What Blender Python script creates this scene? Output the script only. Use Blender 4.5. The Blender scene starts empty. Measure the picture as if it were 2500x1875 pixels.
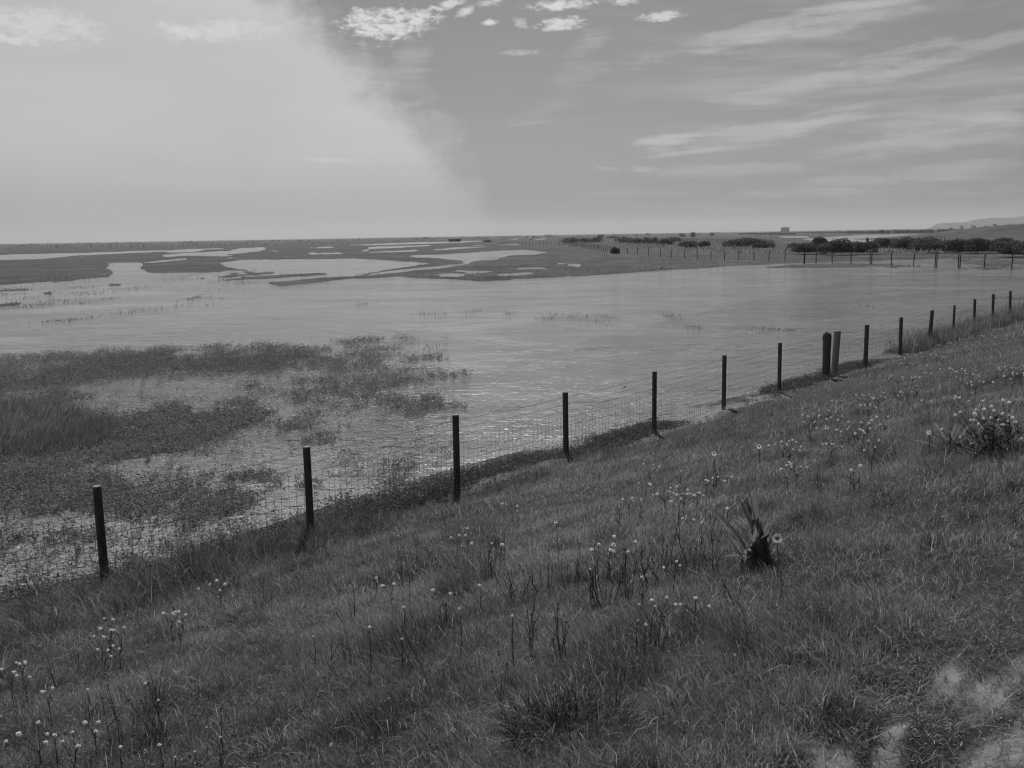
import bpy, math, random
import numpy as np
from mathutils import Matrix, Vector

random.seed(7)
rng = np.random.default_rng(11)
SC = bpy.context.scene
COL = SC.collection
R_ = math.radians

# ------------------------------------------------------------------ camera
EYE = 3.85                       # metres above the flood water
F = 2300.0                       # focal length in photograph pixels (2500 wide)
PITCH, ROLL = R_(8.97), R_(0.94)
CAMROT = Matrix.Rotation(R_(90) - PITCH, 3, 'X') @ Matrix.Rotation(-ROLL, 3, 'Z')
MR = np.array(CAMROT)
cd = bpy.data.cameras.new('camera')
cam = bpy.data.objects.new('camera', cd)
COL.objects.link(cam)
cam.matrix_world = Matrix.Translation((0, 0, EYE)) @ CAMROT.to_4x4()
cd.sensor_width = 36
cd.lens = F / 2500 * 36
cd.clip_start = 0.05
cd.clip_end = 40000
SC.camera = cam


def ray(px, py):
    v = MR @ np.array([(px - 1250) / F, -(py - 937.5) / F, -1.0])
    return v / np.linalg.norm(v)


def at(px, py, z=0.0):
    """survey point: where the sight line meets the level z"""
    v = ray(px, py)
    t = (z - EYE) / v[2]
    return np.array([v[0] * t, v[1] * t, z])


def at_depth(px, py, y):
    v = ray(px, py)
    t = y / v[1]
    return np.array([v[0] * t, y, EYE + v[2] * t])


def proj(x, y, z):
    p = np.stack([x, y, z - EYE], -1) @ MR
    w = np.maximum(-p[..., 2], 1e-3)
    return 1250 + F * p[..., 0] / w, 937.5 - F * p[..., 1] / w


# ------------------------------------------------------------------ noise
def _h(ix, iy, seed):
    n = (ix.astype(np.int64) * 374761393 + iy.astype(np.int64) * 668265263 + seed * 974634777) & 0x7fffffff
    n = ((n ^ (n >> 13)) * 1274126177) & 0x7fffffff
    n = n ^ (n >> 16)
    return (n & 0xffff) / 65535.0


def vnoise(x, y, seed=0):
    x = np.asarray(x, float); y = np.asarray(y, float)
    ix, iy = np.floor(x), np.floor(y)
    fx, fy = x - ix, y - iy
    fx = fx * fx * (3 - 2 * fx); fy = fy * fy * (3 - 2 * fy)
    ix = ix.astype(np.int64); iy = iy.astype(np.int64)
    a = _h(ix, iy, seed) * (1 - fx) + _h(ix + 1, iy, seed) * fx
    b = _h(ix, iy + 1, seed) * (1 - fx) + _h(ix + 1, iy + 1, seed) * fx
    return a * (1 - fy) + b * fy


def fbm(x, y, seed=0, oct=4):
    s, a, t = 0, 1.0, 0
    for k in range(oct):
        s = s + a * vnoise(x * 2 ** k, y * 2 ** k, seed + 17 * k); t += a; a *= .5
    return s / t


def sstep(a, b, x):
    t = np.clip((np.asarray(x, float) - a) / (b - a), 0, 1)
    return t * t * (3 - 2 * t)


def pip(x, y, poly):
    inside = np.zeros(np.shape(x), bool)
    n = len(poly)
    for i in range(n):
        x1, y1 = poly[i]; x2, y2 = poly[(i + 1) % n]
        if y1 == y2:
            continue
        c = (y1 > y) != (y2 > y)
        inside ^= c & (x < (x2 - x1) * (y - y1) / (y2 - y1) + x1)
    return inside


# ------------------------------------------------------------------ scene helpers
def tag(o, label=None, cat=None, group=None, kind=None):
    if label: o['label'] = label
    if cat: o['category'] = cat
    if group: o['group'] = group
    if kind: o['kind'] = kind
    return o


def empty(name, loc=(0, 0, 0), rz=0.0):
    o = bpy.data.objects.new(name, None)
    o.empty_display_size = .1
    o.location = loc; o.rotation_euler = (0, 0, rz)
    COL.objects.link(o)
    return o


def link(name, me, mat=None, parent=None):
    o = bpy.data.objects.new(name, me)
    if mat is not None and not me.materials:
        me.materials.append(mat)
    COL.objects.link(o)
    if parent is not None:
        o.parent = parent
    return o


def mesh(name, V, Fc, mat=None, tone=None, smooth=False):
    """V n x 3, Fc m x k (all faces with k corners)"""
    V = np.ascontiguousarray(V, np.float32); Fc = np.ascontiguousarray(Fc, np.int32)
    me = bpy.data.meshes.new(name)
    m, k = Fc.shape
    me.vertices.add(len(V)); me.vertices.foreach_set('co', V.ravel())
    me.loops.add(m * k); me.loops.foreach_set('vertex_index', Fc.ravel())
    me.polygons.add(m)
    me.polygons.foreach_set('loop_start', np.arange(0, m * k, k, dtype=np.int32))
    if smooth:
        me.polygons.foreach_set('use_smooth', np.ones(m, bool))
    if tone is not None:
        a = me.attributes.new('tone', 'FLOAT', 'POINT')
        a.data.foreach_set('value', np.ascontiguousarray(tone, np.float32))
    me.update(calc_edges=True)
    me.validate()
    if mat: me.materials.append(mat)
    return me


class MB:
    """collects pieces that end as ONE mesh"""
    def __init__(s): s.v = []; s.f = []; s.n = 0

    def add(s, V, Fs):
        s.v.append(np.asarray(V, float)); s.f += [[i + s.n for i in f] for f in Fs]; s.n += len(V)

    def tube(s, pts, rad, seg=6, cap=True):
        pts = [np.asarray(p, float) for p in pts]
        rad = rad if hasattr(rad, '__len__') else [rad] * len(pts)
        V = []; Fs = []
        for i, p in enumerate(pts):
            d = pts[min(i + 1, len(pts) - 1)] - pts[max(i - 1, 0)]
            d = d / (np.linalg.norm(d) + 1e-9)
            a = np.cross(d, [0, 0, 1.0]) if abs(d[2]) < .9 else np.cross(d, [1.0, 0, 0])
            a /= np.linalg.norm(a); b = np.cross(d, a)
            for k in range(seg):
                t = 2 * math.pi * k / seg
                V.append(p + rad[i] * (a * math.cos(t) + b * math.sin(t)))
        for i in range(len(pts) - 1):
            for k in range(seg):
                Fs.append([i * seg + k, i * seg + (k + 1) % seg, (i + 1) * seg + (k + 1) % seg, (i + 1) * seg + k])
        if cap:
            Fs.append(list(range(seg))[::-1]); Fs.append([(len(pts) - 1) * seg + k for k in range(seg)])
        s.add(V, Fs)

    def ball(s, c, r, seg=8, rings=5):
        r = np.array(r if hasattr(r, '__len__') else [r] * 3, float)
        V = []; Fs = []
        for i in range(1, rings):
            a = math.pi * i / rings
            for k in range(seg):
                t = 2 * math.pi * k / seg
                V.append(np.array(c) + r * [math.sin(a) * math.cos(t), math.sin(a) * math.sin(t), math.cos(a)])
        V.append(np.array(c) + r * [0, 0, 1]); V.append(np.array(c) - r * [0, 0, 1])
        T, Bm = len(V) - 2, len(V) - 1
        for i in range(rings - 2):
            for k in range(seg):
                Fs.append([i * seg + k, (i + 1) * seg + k, (i + 1) * seg + (k + 1) % seg, i * seg + (k + 1) % seg])
        for k in range(seg):
            Fs.append([T, k, (k + 1) % seg])
            Fs.append([Bm, (rings - 2) * seg + (k + 1) % seg, (rings - 2) * seg + k])
        s.add(V, Fs)

    def box(s, lo, hi):
        x0, y0, z0 = lo; x1, y1, z1 = hi
        s.add([(x0, y0, z0), (x1, y0, z0), (x1, y1, z0), (x0, y1, z0), (x0, y0, z1), (x1, y0, z1), (x1, y1, z1), (x0, y1, z1)],
              [[0, 3, 2, 1], [4, 5, 6, 7], [0, 1, 5, 4], [1, 2, 6, 5], [2, 3, 7, 6], [3, 0, 4, 7]])

    def mesh(s, name, mat=None, smooth=False):
        me = bpy.data.meshes.new(name)
        me.from_pydata([tuple(v) for v in np.concatenate(s.v)], [], s.f)
        if smooth:
            me.polygons.foreach_set('use_smooth', np.ones(len(me.polygons), bool))
        if mat: me.materials.append(mat)
        return me

    def build(s, name, mat, parent=None, smooth=False):
        return link(name, s.mesh(name, mat, smooth), None, parent)


# ------------------------------------------------------------------ materials (all grey: the photograph is black and white)
def g3(v): return (v, v, v, 1)


def new_mat(name):
    m = bpy.data.materials.new(name); m.use_nodes = True
    nt = m.node_tree; nt.nodes.clear()
    out = nt.nodes.new('ShaderNodeOutputMaterial')
    return m, nt, out


class NT:
    """tiny node helper"""
    def __init__(s, nt): s.nt = nt

    def node(s, kind, **kw):
        n = s.nt.nodes.new(kind)
        for k, v in kw.items():
            setattr(n, k, v)
        return n

    def put(s, sock, v):
        if isinstance(v, (int, float)):
            sock.default_value = v
        elif isinstance(v, tuple):
            sock.default_value = v
        else:
            s.nt.links.new(v, sock)

    def m(s, op, a, b=0.0, c=0.0, clamp=False):
        n = s.node('ShaderNodeMath', operation=op); n.use_clamp = clamp
        for i, v in enumerate((a, b, c)):
            if i < len(n.inputs): s.put(n.inputs[i], v)
        return n.outputs[0]

    def rng(s, v, a, b, c=0.0, d=1.0, smooth=False):
        n = s.node('ShaderNodeMapRange'); n.clamp = True
        n.interpolation_type = 'SMOOTHSTEP' if smooth else 'LINEAR'
        for i, x in enumerate((v, a, b, c, d)): s.put(n.inputs[i], x)
        return n.outputs[0]

    def noise(s, vec, scale, detail=4, rough=.55, dist=0.0):
        n = s.node('ShaderNodeTexNoise')
        if vec is not None: s.put(n.inputs['Vector'], vec)
        n.inputs['Scale'].default_value = scale; n.inputs['Detail'].default_value = detail
        n.inputs['Roughness'].default_value = rough; n.inputs['Distortion'].default_value = dist
        return n.outputs[0]

    def mix(s, f, a, b):
        n = s.node('ShaderNodeMix', data_type='FLOAT')
        s.put(n.inputs[0], f); s.put(n.inputs[2], a); s.put(n.inputs[3], b)
        return n.outputs[0]

    def xyz(s, x, y, z=0.0):
        n = s.node('ShaderNodeCombineXYZ')
        for i, v in enumerate((x, y, z)): s.put(n.inputs[i], v)
        return n.outputs[0]

    def scaled(s, vec, sx, sy, sz, rz=0.0):
        n = s.node('ShaderNodeMapping')
        s.put(n.inputs[0], vec)
        n.inputs['Scale'].default_value = (sx, sy, sz)
        n.inputs['Rotation'].default_value = (0, 0, rz)
        return n.outputs[0]

    def grey(s, v):
        n = s.node('ShaderNodeCombineColor')
        for i in range(3): s.put(n.inputs[i], v)
        return n.outputs[0]


def plain(name, base, var=.25, scale=8.0, rough=.8, spec=.3, bump=0.0, stretch=(1, 1, 1), trans=0.0):
    m, nt, out = new_mat(name); N = NT(nt)
    tc = N.node('ShaderNodeTexCoord')
    v = N.scaled(tc.outputs['Object'], *stretch)
    n = N.noise(v, scale, 5, .6)
    val = N.m('MULTIPLY', base, N.rng(n, .25, .75, 1 - var, 1 + var))
    p = N.node('ShaderNodeBsdfPrincipled')
    nt.links.new(N.grey(val), p.inputs['Base Color'])
    p.inputs['Roughness'].default_value = rough
    p.inputs['Specular IOR Level'].default_value = spec
    if bump:
        b = N.node('ShaderNodeBump'); b.inputs['Strength'].default_value = bump; b.inputs['Distance'].default_value = .01
        nt.links.new(n, b.inputs['Height']); nt.links.new(b.outputs[0], p.inputs['Normal'])
    if trans:
        t = N.node('ShaderNodeBsdfTranslucent'); nt.links.new(N.grey(val), t.inputs[0])
        mx = N.node('ShaderNodeMixShader'); mx.inputs[0].default_value = trans
        nt.links.new(p.outputs[0], mx.inputs[1]); nt.links.new(t.outputs[0], mx.inputs[2])
        nt.links.new(mx.outputs[0], out.inputs[0])
    else:
        nt.links.new(p.outputs[0], out.inputs[0])
    return m


def leafy(name, gain=1.0, trans=.35, spec=.25, rough=.55):
    """leaves and blades: tone comes from each leaf's own value"""
    m, nt, out = new_mat(name); N = NT(nt)
    a = N.node('ShaderNodeAttribute'); a.attribute_name = 'tone'
    c = N.grey(N.m('MULTIPLY', a.outputs['Fac'], gain))
    p = N.node('ShaderNodeBsdfPrincipled')
    nt.links.new(c, p.inputs['Base Color'])
    p.inputs['Roughness'].default_value = rough; p.inputs['Specular IOR Level'].default_value = spec
    t = N.node('ShaderNodeBsdfTranslucent'); nt.links.new(c, t.inputs[0])
    mx = N.node('ShaderNodeMixShader'); mx.inputs[0].default_value = trans
    nt.links.new(p.outputs[0], mx.inputs[1]); nt.links.new(t.outputs[0], mx.inputs[2])
    nt.links.new(mx.outputs[0], out.inputs[0])
    return m


M = dict(
    post=plain('weathered_post_wood', .065, .75, 6, .85, .2, .6, (14, 14, 1.2)),
    palepost=plain('pale_post_wood', .20, .35, 6, .8, .2, .5, (12, 12, 1.0)),
    postend=plain('cut_post_end', .22, .3, 30, .9, .1),
    wire=plain('galvanised_wire', .045, .2, 20, .5, .4),
    blade=leafy('grass_blade', 2.65, .45, .3, .5),
    marshleaf=leafy('samphire_leaf', 3.6, .35, .12, .55),
    broad=leafy('broad_leaf', 2.6, .55, .2, .5),
    leaf=leafy('fleshy_leaf', 1.9, .25, .12, .55),
    bushleaf=leafy('bramble_leaf', 1.6, .3, .05, .7),
    twig=plain('brown_twig', .035, .4, 30, .9, .1),
    stem=plain('dark_dry_stem', .045, .3, 40, .8, .2),
    paleflower=plain('pale_flower_head', .80, .2, 160, .9, .05, .3, trans=.45),
    petal=plain('white_petal', .85, .06, 60, .7, .1, trans=.7),
    disc=plain('flower_disc', .16, .4, 400, .9, .05, .5),
    roof=plain('dark_roof', .05, .2, 1, .8, .2),
    wall=plain('dark_boards', .06, .25, 1, .8, .2),
    white=plain('white_render', .8, .05, 1, .8, .2),
    cloth=plain('dark_coat', .02, .3, 10, .9, .1),
    skin=plain('skin', .28, .1, 20, .6, .2),
    feather=plain('white_feather', .8, .1, 20, .8, .1),
    hill=plain('hill_cover', .11, .5, .006, 1, 0),
)

# ------------------------------------------------------------------ bank and marsh levels
NX, NY = -0.753, 0.658            # unit vector from the bank crest out over the fence
SX, SY = 0.658, 0.753             # along the fence


def ds(x, y): return NX * x + NY * y, SX * x + SY * y


BD = np.array([-60, -14, -9, -3, -1.2, .4, 1.4, 3.5, 6.5, 8.7, 9.5, 10.1, 10.7, 11.6, 14])
BZ = np.array([.2, .2, .35, 2.0, 2.2, 2.2, 2.12, 1.62, .82, .27, .13, .07, .0, -.22, -.5])


def bank(x, y):
    d, s = ds(x, y)
    wob = (fbm(s * .35, d * .1 + 3, 5, 3) - .5) * .9 * sstep(8, 10, d)
    z = np.interp(d + wob, BD, BZ)
    lum = (fbm(x * .55, y * .55, 21, 4) - .5) * .22 + (fbm(x * 2.3, y * 2.3, 22, 3) - .5) * .09
    z = z + lum * sstep(10.6, 9.3, d) * sstep(-12, -9, d)
    path = sstep(1.25, .7, d) * sstep(-2.2, -1.4, d)
    return z - .06 * path


A_ = lambda p: [(x * .4069, 480 + y * .4069) for x, y in p]
B_ = lambda p: [(850 + x * .3843, 500 + y * .3843) for x, y in p]
C_ = lambda p: [(1650 + x * .3843, 500 + y * .3843) for x, y in p]
D_ = lambda p: [(x * .3165, 780 + y * .3165) for x, y in p]
world = lambda pts: [tuple(at(px, py)[:2]) for px, py in pts]

D1 = D_([(-200, 450), (200, 440), (330, 370), (560, 330), (800, 290), (1100, 240), (1250, 235), (1370, 290), (1700, 275), (2000, 252),
         (2450, 262), (2650, 290), (2600, 320), (2330, 325), (2300, 360), (2100, 425), (1850, 430), (1500, 412), (1050, 440), (800, 470),
         (600, 495), (400, 540), (200, 575), (-200, 590)])
D2 = D_([(-300, 600), (330, 595), (560, 610), (640, 700), (900, 735), (1100, 700), (1300, 655), (1500, 700), (2000, 672), (2120, 700),
         (2030, 800), (1750, 900), (1550, 1000), (1400, 1060), (900, 1100), (650, 1130), (350, 1250), (200, 1340), (-300, 1420)])
CLEAR = D_([(400, 600), (500, 540), (850, 460), (1500, 440), (1900, 450), (1900, 590), (1650, 650), (1500, 630), (1100, 590), (700, 590)])
W0 = A_([(-700, 560), (0, 535), (250, 515), (500, 495), (680, 482), (690, 470), (650, 410), (640, 402), (830, 395), (845, 430), (900, 455),
         (1000, 463), (1350, 445), (1700, 452), (1950, 462)]) + \
    B_([(100, 452), (330, 440), (850, 474), (1150, 470), (1500, 452), (1750, 438), (2082, 414)]) + \
    C_([(300, 395), (560, 383), (700, 375), (1000, 364), (1340, 356), (1900, 341), (1950, 362), (2212, 372), (3400, 420)]) + [(3300, 2300), (-700, 2300)]
P1 = A_([(1310, 400), (1440, 380), (2212, 372)]) + B_([(100, 345), (300, 355), (540, 372), (430, 388), (220, 418), (0, 455)]) + \
    A_([(1950, 462), (1600, 450), (1400, 432)])
W1 = B_([(60, 454), (230, 426), (430, 404), (600, 388), (720, 374), (740, 358), (640, 348), (520, 343), (370, 331), (380, 323), (700, 311),
         (950, 294), (1110, 286), (1250, 300), (1190, 316), (940, 347), (880, 357), (780, 374), (600, 403), (440, 416), (330, 430), (150, 447)])
S1 = A_([(-700, 366), (0, 352), (240, 345), (600, 335), (1000, 322), (1250, 316), (1700, 305), (2212, 287)]) + \
    B_([(400, 240), (830, 229), (900, 234), (700, 241), (400, 251), (0, 263)]) + \
    A_([(1900, 305), (1500, 318), (1300, 328), (1000, 330), (860, 333), (470, 352), (240, 373), (0, 381), (-700, 400)])
WATER = [W0, P1, W1, S1,
         A_([(830, 398), (960, 385), (1130, 372), (1120, 379), (960, 394)]),
         A_([(970, 368), (1200, 353), (1420, 347), (1450, 352), (1250, 364)]),
         A_([(1010, 346), (1150, 335), (1500, 321), (1560, 330), (1250, 345)]),
         A_([(1500, 340), (1800, 321), (1960, 325), (1850, 336), (1600, 347)]),
         A_([(1650, 363), (2000, 341), (2080, 341), (1900, 354)]),
         B_([(-300, 290), (0, 274), (500, 255), (520, 260), (300, 273), (0, 287)]),
         B_([(100, 304), (430, 287), (430, 294), (250, 303)]),
         B_([(510, 288), (860, 255), (1000, 260), (860, 267), (600, 287)]),
         B_([(-30, 328), (115, 324), (60, 336), (-30, 342)]),
         B_([(970, 250), (1090, 242), (1085, 256), (980, 259)]),
         B_([(1020, 217), (1100, 213), (1100, 220)]), B_([(1180, 219), (1260, 214), (1260, 220)]),
         C_([(800, 214), (1000, 203), (1260, 189), (2080, 183), (2080, 208), (1700, 226), (1300, 234), (1000, 242)]),
         C_([(610, 246), (755, 239), (745, 250)]), C_([(640, 204), (800, 199), (830, 208), (700, 210)]),
         C_([(1870, 353), (2050, 347), (2400, 350), (2400, 370), (2050, 363), (1900, 359)]),
         C_([(1960, 391), (2160, 383), (2170, 398), (2000, 402)]),
         C_([(1340, 359), (1500, 351), (1950, 340), (1950, 346), (1550, 359)])]
LAND = [A_([(1190, 491), (1500, 482), (1850, 459), (2020, 462), (1800, 479), (1300, 508)]),
        A_([(1590, 517), (1900, 491), (2212, 474)]) + B_([(180, 446), (330, 431), (700, 395), (850, 400), (900, 480), (850, 487), (700, 472),
                                                         (500, 463), (330, 456), (160, 467), (0, 471)]) + A_([(1900, 517), (1700, 537)]),
        C_([(540, 402), (700, 383), (1000, 371), (1340, 378), (1640, 393), (1960, 400), (2212, 408), (2400, 415), (2400, 424), (2212, 426),
            (1900, 412), (1640, 405), (1300, 398), (1000, 403), (760, 403)]),
        A_([(-200, 606), (0, 602), (200, 591), (290, 600), (250, 627), (150, 652), (0, 672), (-200, 680)]), D1, D2]
RAG = [(B_([(300, 462), (560, 440), (760, 410), (1250, 396), (1420, 350), (1500, 360), (1450, 420), (1000, 480), (850, 487), (600, 472)]), .43, 1.0),
       (A_([(-100, 540), (680, 482), (860, 510), (600, 580), (280, 640), (-100, 690)]), .70, .7),
       (A_([(1000, 462), (1350, 445), (1700, 455), (1300, 505), (1190, 490)]), .50, .8),
       (C_([(1200, 392), (1900, 398), (2400, 405), (2400, 440), (1900, 425), (1500, 415)]), .58, .7),
       (C_([(1750, 345), (2400, 340), (2400, 400), (1900, 400)]), .48, 1.0),
       (A_([(1000, 320), (2212, 290), (2212, 370), (1000, 372)]), .40, 2.0)]
WATER_W = [world(p) for p in WATER]; LAND_W = [world(p) for p in LAND]; RAG_W = [(world(p), t, s) for p, t, s in RAG]


def land_mask(x, y):
    r = np.hypot(x, y) + 1e-6
    amp = np.minimum(r * r / 8855 * 1.1, 5) + .25
    n1 = fbm(x / (1 + r * .03), y / (1 + r * .03), 31, 3) - .5
    n2 = fbm(x / (1 + r * .03), y / (1 + r * .03), 47, 3) - .5
    n3 = fbm(x / (.25 + r * .006), y / (.25 + r * .012), 53, 3) - .5
    a_ = n1 * 2 * amp + n3 * (.2 + np.minimum(r * r / 8855 * 1.6, 6))
    xx = x + x / r * a_ + (n2 + n3 * .6) * r * .010
    yy = y + y / r * a_
    m = np.ones(np.shape(x))
    for p in WATER_W: m[pip(xx, yy, p)] = 0
    for p in LAND_W: m[pip(xx, yy, p)] = 1
    for p, t, s in RAG_W:
        q = pip(xx, yy, p)
        if q.any():
            n = fbm(x[q] / (1.9 * s) / (1 + r[q] * .006), y[q] / (1.7 * s) / (1 + r[q] * .012), 63, 4)
            m[q] = np.where(n > t, 1, 0)
    return m


# worn patches on the trodden crest: centre, half length along the bank, half width across it
def foot_of(px, py):
    v = ray(px, py); t = .8
    while t < 70 and EYE + v[2] * t > float(bank(np.array(v[0] * t), np.array(v[1] * t))): t += .01
    return v[0] * t, v[1] * t


WORN = []
for a, b, l, w_ in [(a, b, l * .85, w_ * .72) for a, b, l, w_ in [(2330, 1650, .20, .10), (2410, 1700, .22, .13), (2490, 1640, .30, .08), (2030, 1862, .16, .10), (2160, 1850, .10, .06), (2400, 1860, .20, .10), (2490, 1815, .20, .07), (1880, 1800, .08, .05), (2180, 1790, .08, .05)]]:
    x_, y_ = foot_of(a, b)
    WORN.append((NX * x_ + NY * y_, SX * x_ + SY * y_, l, w_))


def worn_np(x, y):
    d, s = ds(x, y); m = np.zeros(np.shape(x))
    for dc, sc_, l, w_ in WORN:
        m = np.maximum(m, np.exp(-((s - sc_) / l) ** 2 - ((d - dc) / w_) ** 2))
    return sstep(.35, .85, m + (fbm(s * 7, d * 16, 300, 5) - .5) * 2.2)


# ------------------------------------------------------------------ ground sheet
fine = np.deg2rad(np.arange(-34, 34.001, .115))
coarse = np.deg2rad(np.concatenate([np.arange(38, 322, 4.0)]))
AZ = np.concatenate([fine, coarse])
rr = [.3]
while rr[-1] < 60: rr.append(rr[-1] * 1.0165)
k = EYE * F / rr[-1]
while k > 12: k -= 1.05; rr.append(EYE * F / k)
while rr[-1] < 16000: rr.append(rr[-1] * 1.12)
RR = np.array(rr)
GX = RR[:, None] * np.sin(AZ)[None]; GY = RR[:, None] * np.cos(AZ)[None]
mk = land_mask(GX.ravel(), GY.ravel()).reshape(GX.shape)


def blur(a):
    b = a.copy()
    b[1:-1] = (a[:-2] + 2 * a[1:-1] + a[2:]) / 4
    c = b.copy()
    c[:, 1:-1] = (b[:, :-2] + 2 * b[:, 1:-1] + b[:, 2:]) / 4
    return c


mk = blur(mk)
RG = np.broadcast_to(RR[:, None], GX.shape)
lm = fbm(GX / 7, GY / 7, 71, 4) - .5
zm = -.28 + mk * .36 + mk * lm * .10 + sstep(60, 200, RG) * mk * .02
zm += mk * sstep(700, 2500, RG) * .8
zm -= mk * .055 * sstep(52, 42, RG)
dG, sG = ds(GX, GY)
zb = bank(GX, GY)
# low rise that carries the hedge, and the grassy hummocks among the pools
for (px, py, rx, ry, hh) in [(2250, 606, 60, 10, .55), (1830, 600, 40, 10, .5), (1188, 601, 9, 9, .75), (1170, 593, 8, 9, .6),
                             (1330, 628, 26, 6, .35), (1210, 641, 14, 4, .3), (1480, 590, 90, 30, .9), (2480, 579, 34, 40, 5.0)]:
    c = at(px, py)
    zm += hh * np.exp(-((GX - c[0]) / rx) ** 2 - ((GY - c[1]) / ry) ** 2)
zG = np.where(dG < 10.4, np.maximum(zb, -.3), np.maximum(zm, zb))
zG = np.where((dG >= 9.4) & (dG < 10.4), np.maximum(zb, np.where(mk > .5, zm, -1)), zG)
nr, nc = GX.shape
V = np.stack([GX, GY, zG], -1).reshape(-1, 3)
i, j = np.meshgrid(np.arange(nr - 1), np.arange(nc), indexing='ij')
j2 = (j + 1) % nc
Fq = np.stack([i * nc + j, (i + 1) * nc + j, (i + 1) * nc + j2, i * nc + j2], -1).reshape(-1, 4)[:, ::-1]

m, nt, out = new_mat('turf_and_mud'); N = NT(nt)
geo = N.node('ShaderNodeNewGeometry')
sep = N.node('ShaderNodeSeparateXYZ'); nt.links.new(geo.outputs['Position'], sep.inputs[0])
X, Y, Z = sep.outputs
dd = N.m('ADD', N.m('MULTIPLY', X, NX), N.m('MULTIPLY', Y, NY))
pos2 = N.xyz(X, Y, 0.0)
n1 = N.noise(pos2, 7, 6, .65); n2 = N.noise(pos2, .5, 5, .6); n3 = N.noise(N.scaled(pos2, .03, .05, 1), 1, 6, .62)
turf = N.m('MULTIPLY', N.rng(dd, 9.5, 11.5, .045, .062), N.rng(n1, .3, .7, .55, 1.4))  # darker on the bank: shade between grass clumps put into the ground colour
turf = N.m('MULTIPLY', turf, N.rng(n2, .3, .7, .8, 1.2))
turf = N.m('MULTIPLY', turf, N.rng(n3, .3, .7, .72, 1.3))
turf = N.m('MULTIPLY', turf, N.rng(N.noise(N.scaled(pos2, .22, .10, 1), 1, 6, .65), .32, .68, .62, 1.38))
# trodden bare soil on the crest path, dried silt along the toe
ss = N.m('ADD', N.m('MULTIPLY', X, SX), N.m('MULTIPLY', Y, SY))
bare = 0.0
for dc, sc_, l, w_ in WORN:
    e1 = N.m('DIVIDE', N.m('SUBTRACT', ss, float(sc_)), l); e2 = N.m('DIVIDE', N.m('SUBTRACT', dd, float(dc)), w_)
    bare = N.m('MAXIMUM', bare, N.m('EXPONENT', N.m('MULTIPLY', N.m('ADD', N.m('MULTIPLY', e1, e1), N.m('MULTIPLY', e2, e2)), -1.0)))
bare = N.rng(N.m('ADD', bare, N.m('MULTIPLY', N.m('SUBTRACT', N.noise(N.xyz(N.m('MULTIPLY', ss, 4.0), N.m('MULTIPLY', dd, 11.0), 0.0), 1.0, 8, .72), .5), 2.6)), .15, .95, 0, 1)
toe = N.m('MULTIPLY', N.rng(dd, 8.9, 9.35, 0, 1, True), N.rng(dd, 11.2, 10.6, 0, 1, True))
toe = N.m('MULTIPLY', toe, N.rng(N.noise(pos2, .9, 4, .6), .40, .52, 0, 1, True))
toe = N.m('MULTIPLY', toe, N.rng(ss, 7.5, 10.5, 0, 1, True))
toe = N.m('MULTIPLY', toe, N.rng(ss, 33, 24, 0, 1, True))
soil = N.m('MULTIPLY', .19, N.rng(n1, .3, .7, .6, 1.35))
val = N.mix(N.m('MAXIMUM', bare, toe), turf, soil)
wet = N.rng(Z, .0, .03, .75, 1.0)
val = N.m('MULTIPLY', val, wet)
p = N.node('ShaderNodeBsdfPrincipled'); nt.links.new(N.grey(val), p.inputs['Base Color'])
p.inputs['Roughness'].default_value = .95; p.inputs['Specular IOR Level'].default_value = .1
b = N.node('ShaderNodeBump'); b.inputs['Strength'].default_value = .7; b.inputs['Distance'].default_value = .05
nt.links.new(n1, b.inputs['Height']); nt.links.new(b.outputs[0], p.inputs['Normal'])
nt.links.new(p.outputs[0], out.inputs[0])
M['turf'] = m
ground = link('ground', mesh('ground', V, Fq, M['turf'], None, True))
tag(ground, 'grassy flood bank sloping down to a flat marsh that runs to the horizon', 'ground', kind='structure')


def zground(x, y):
    x = np.asarray(x, float); y = np.asarray(y, float)
    d, s = ds(x, y)
    return np.where(d < 10.2, bank(x, y), .05)


# ------------------------------------------------------------------ water
m, nt, out = new_mat('flood_water'); N = NT(nt)
geo = N.node('ShaderNodeNewGeometry')
P = geo.outputs['Position']
calm = N.noise(N.scaled(P, .035, .075, 1, R_(-14)), 1.0, 3, .55)
calm2 = N.noise(N.scaled(P, .16, .42, 1, R_(-12)), 1.0, 3, .5)
ruf = N.rng(N.m('ADD', N.m('MULTIPLY', calm, .65), N.m('MULTIPLY', calm2, .35)), .42, .57, .32, 1.0, True)
w1 = N.noise(N.scaled(P, .9, 2.3, 1, R_(-10)), 1.0, 3, .55, .4)
w2 = N.noise(N.scaled(P, 3.6, 8.0, 1, R_(-16)), 1.0, 3, .6, .3)
w3 = N.noise(N.scaled(P, 11, 19.0, 1, R_(-6)), 1.0, 2, .6)
hgt = N.m('ADD', N.m('MULTIPLY', w1, 1.7), N.m('ADD', N.m('MULTIPLY', w2, .55), N.m('MULTIPLY', w3, .16)))
b = N.node('ShaderNodeBump'); b.inputs['Distance'].default_value = .17
nt.links.new(ruf, b.inputs['Strength']); nt.links.new(hgt, b.inputs['Height'])
silt = N.noise(N.scaled(P, .22, .4, 1, R_(-35)), 1.0, 4, .5, .8)
sepw = N.node('ShaderNodeSeparateXYZ'); nt.links.new(P, sepw.inputs[0])
wd = N.m('ADD', N.m('MULTIPLY', sepw.outputs[0], NX), N.m('MULTIPLY', sepw.outputs[1], NY))
ws = N.m('ADD', N.m('MULTIPLY', sepw.outputs[0], SX), N.m('MULTIPLY', sepw.outputs[1], SY))
swirl = N.m('SUBTRACT', wd, 11.3)
ws = N.m('SUBTRACT', ws, N.m('MULTIPLY', N.m('MULTIPLY', swirl, swirl), .22))
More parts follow.
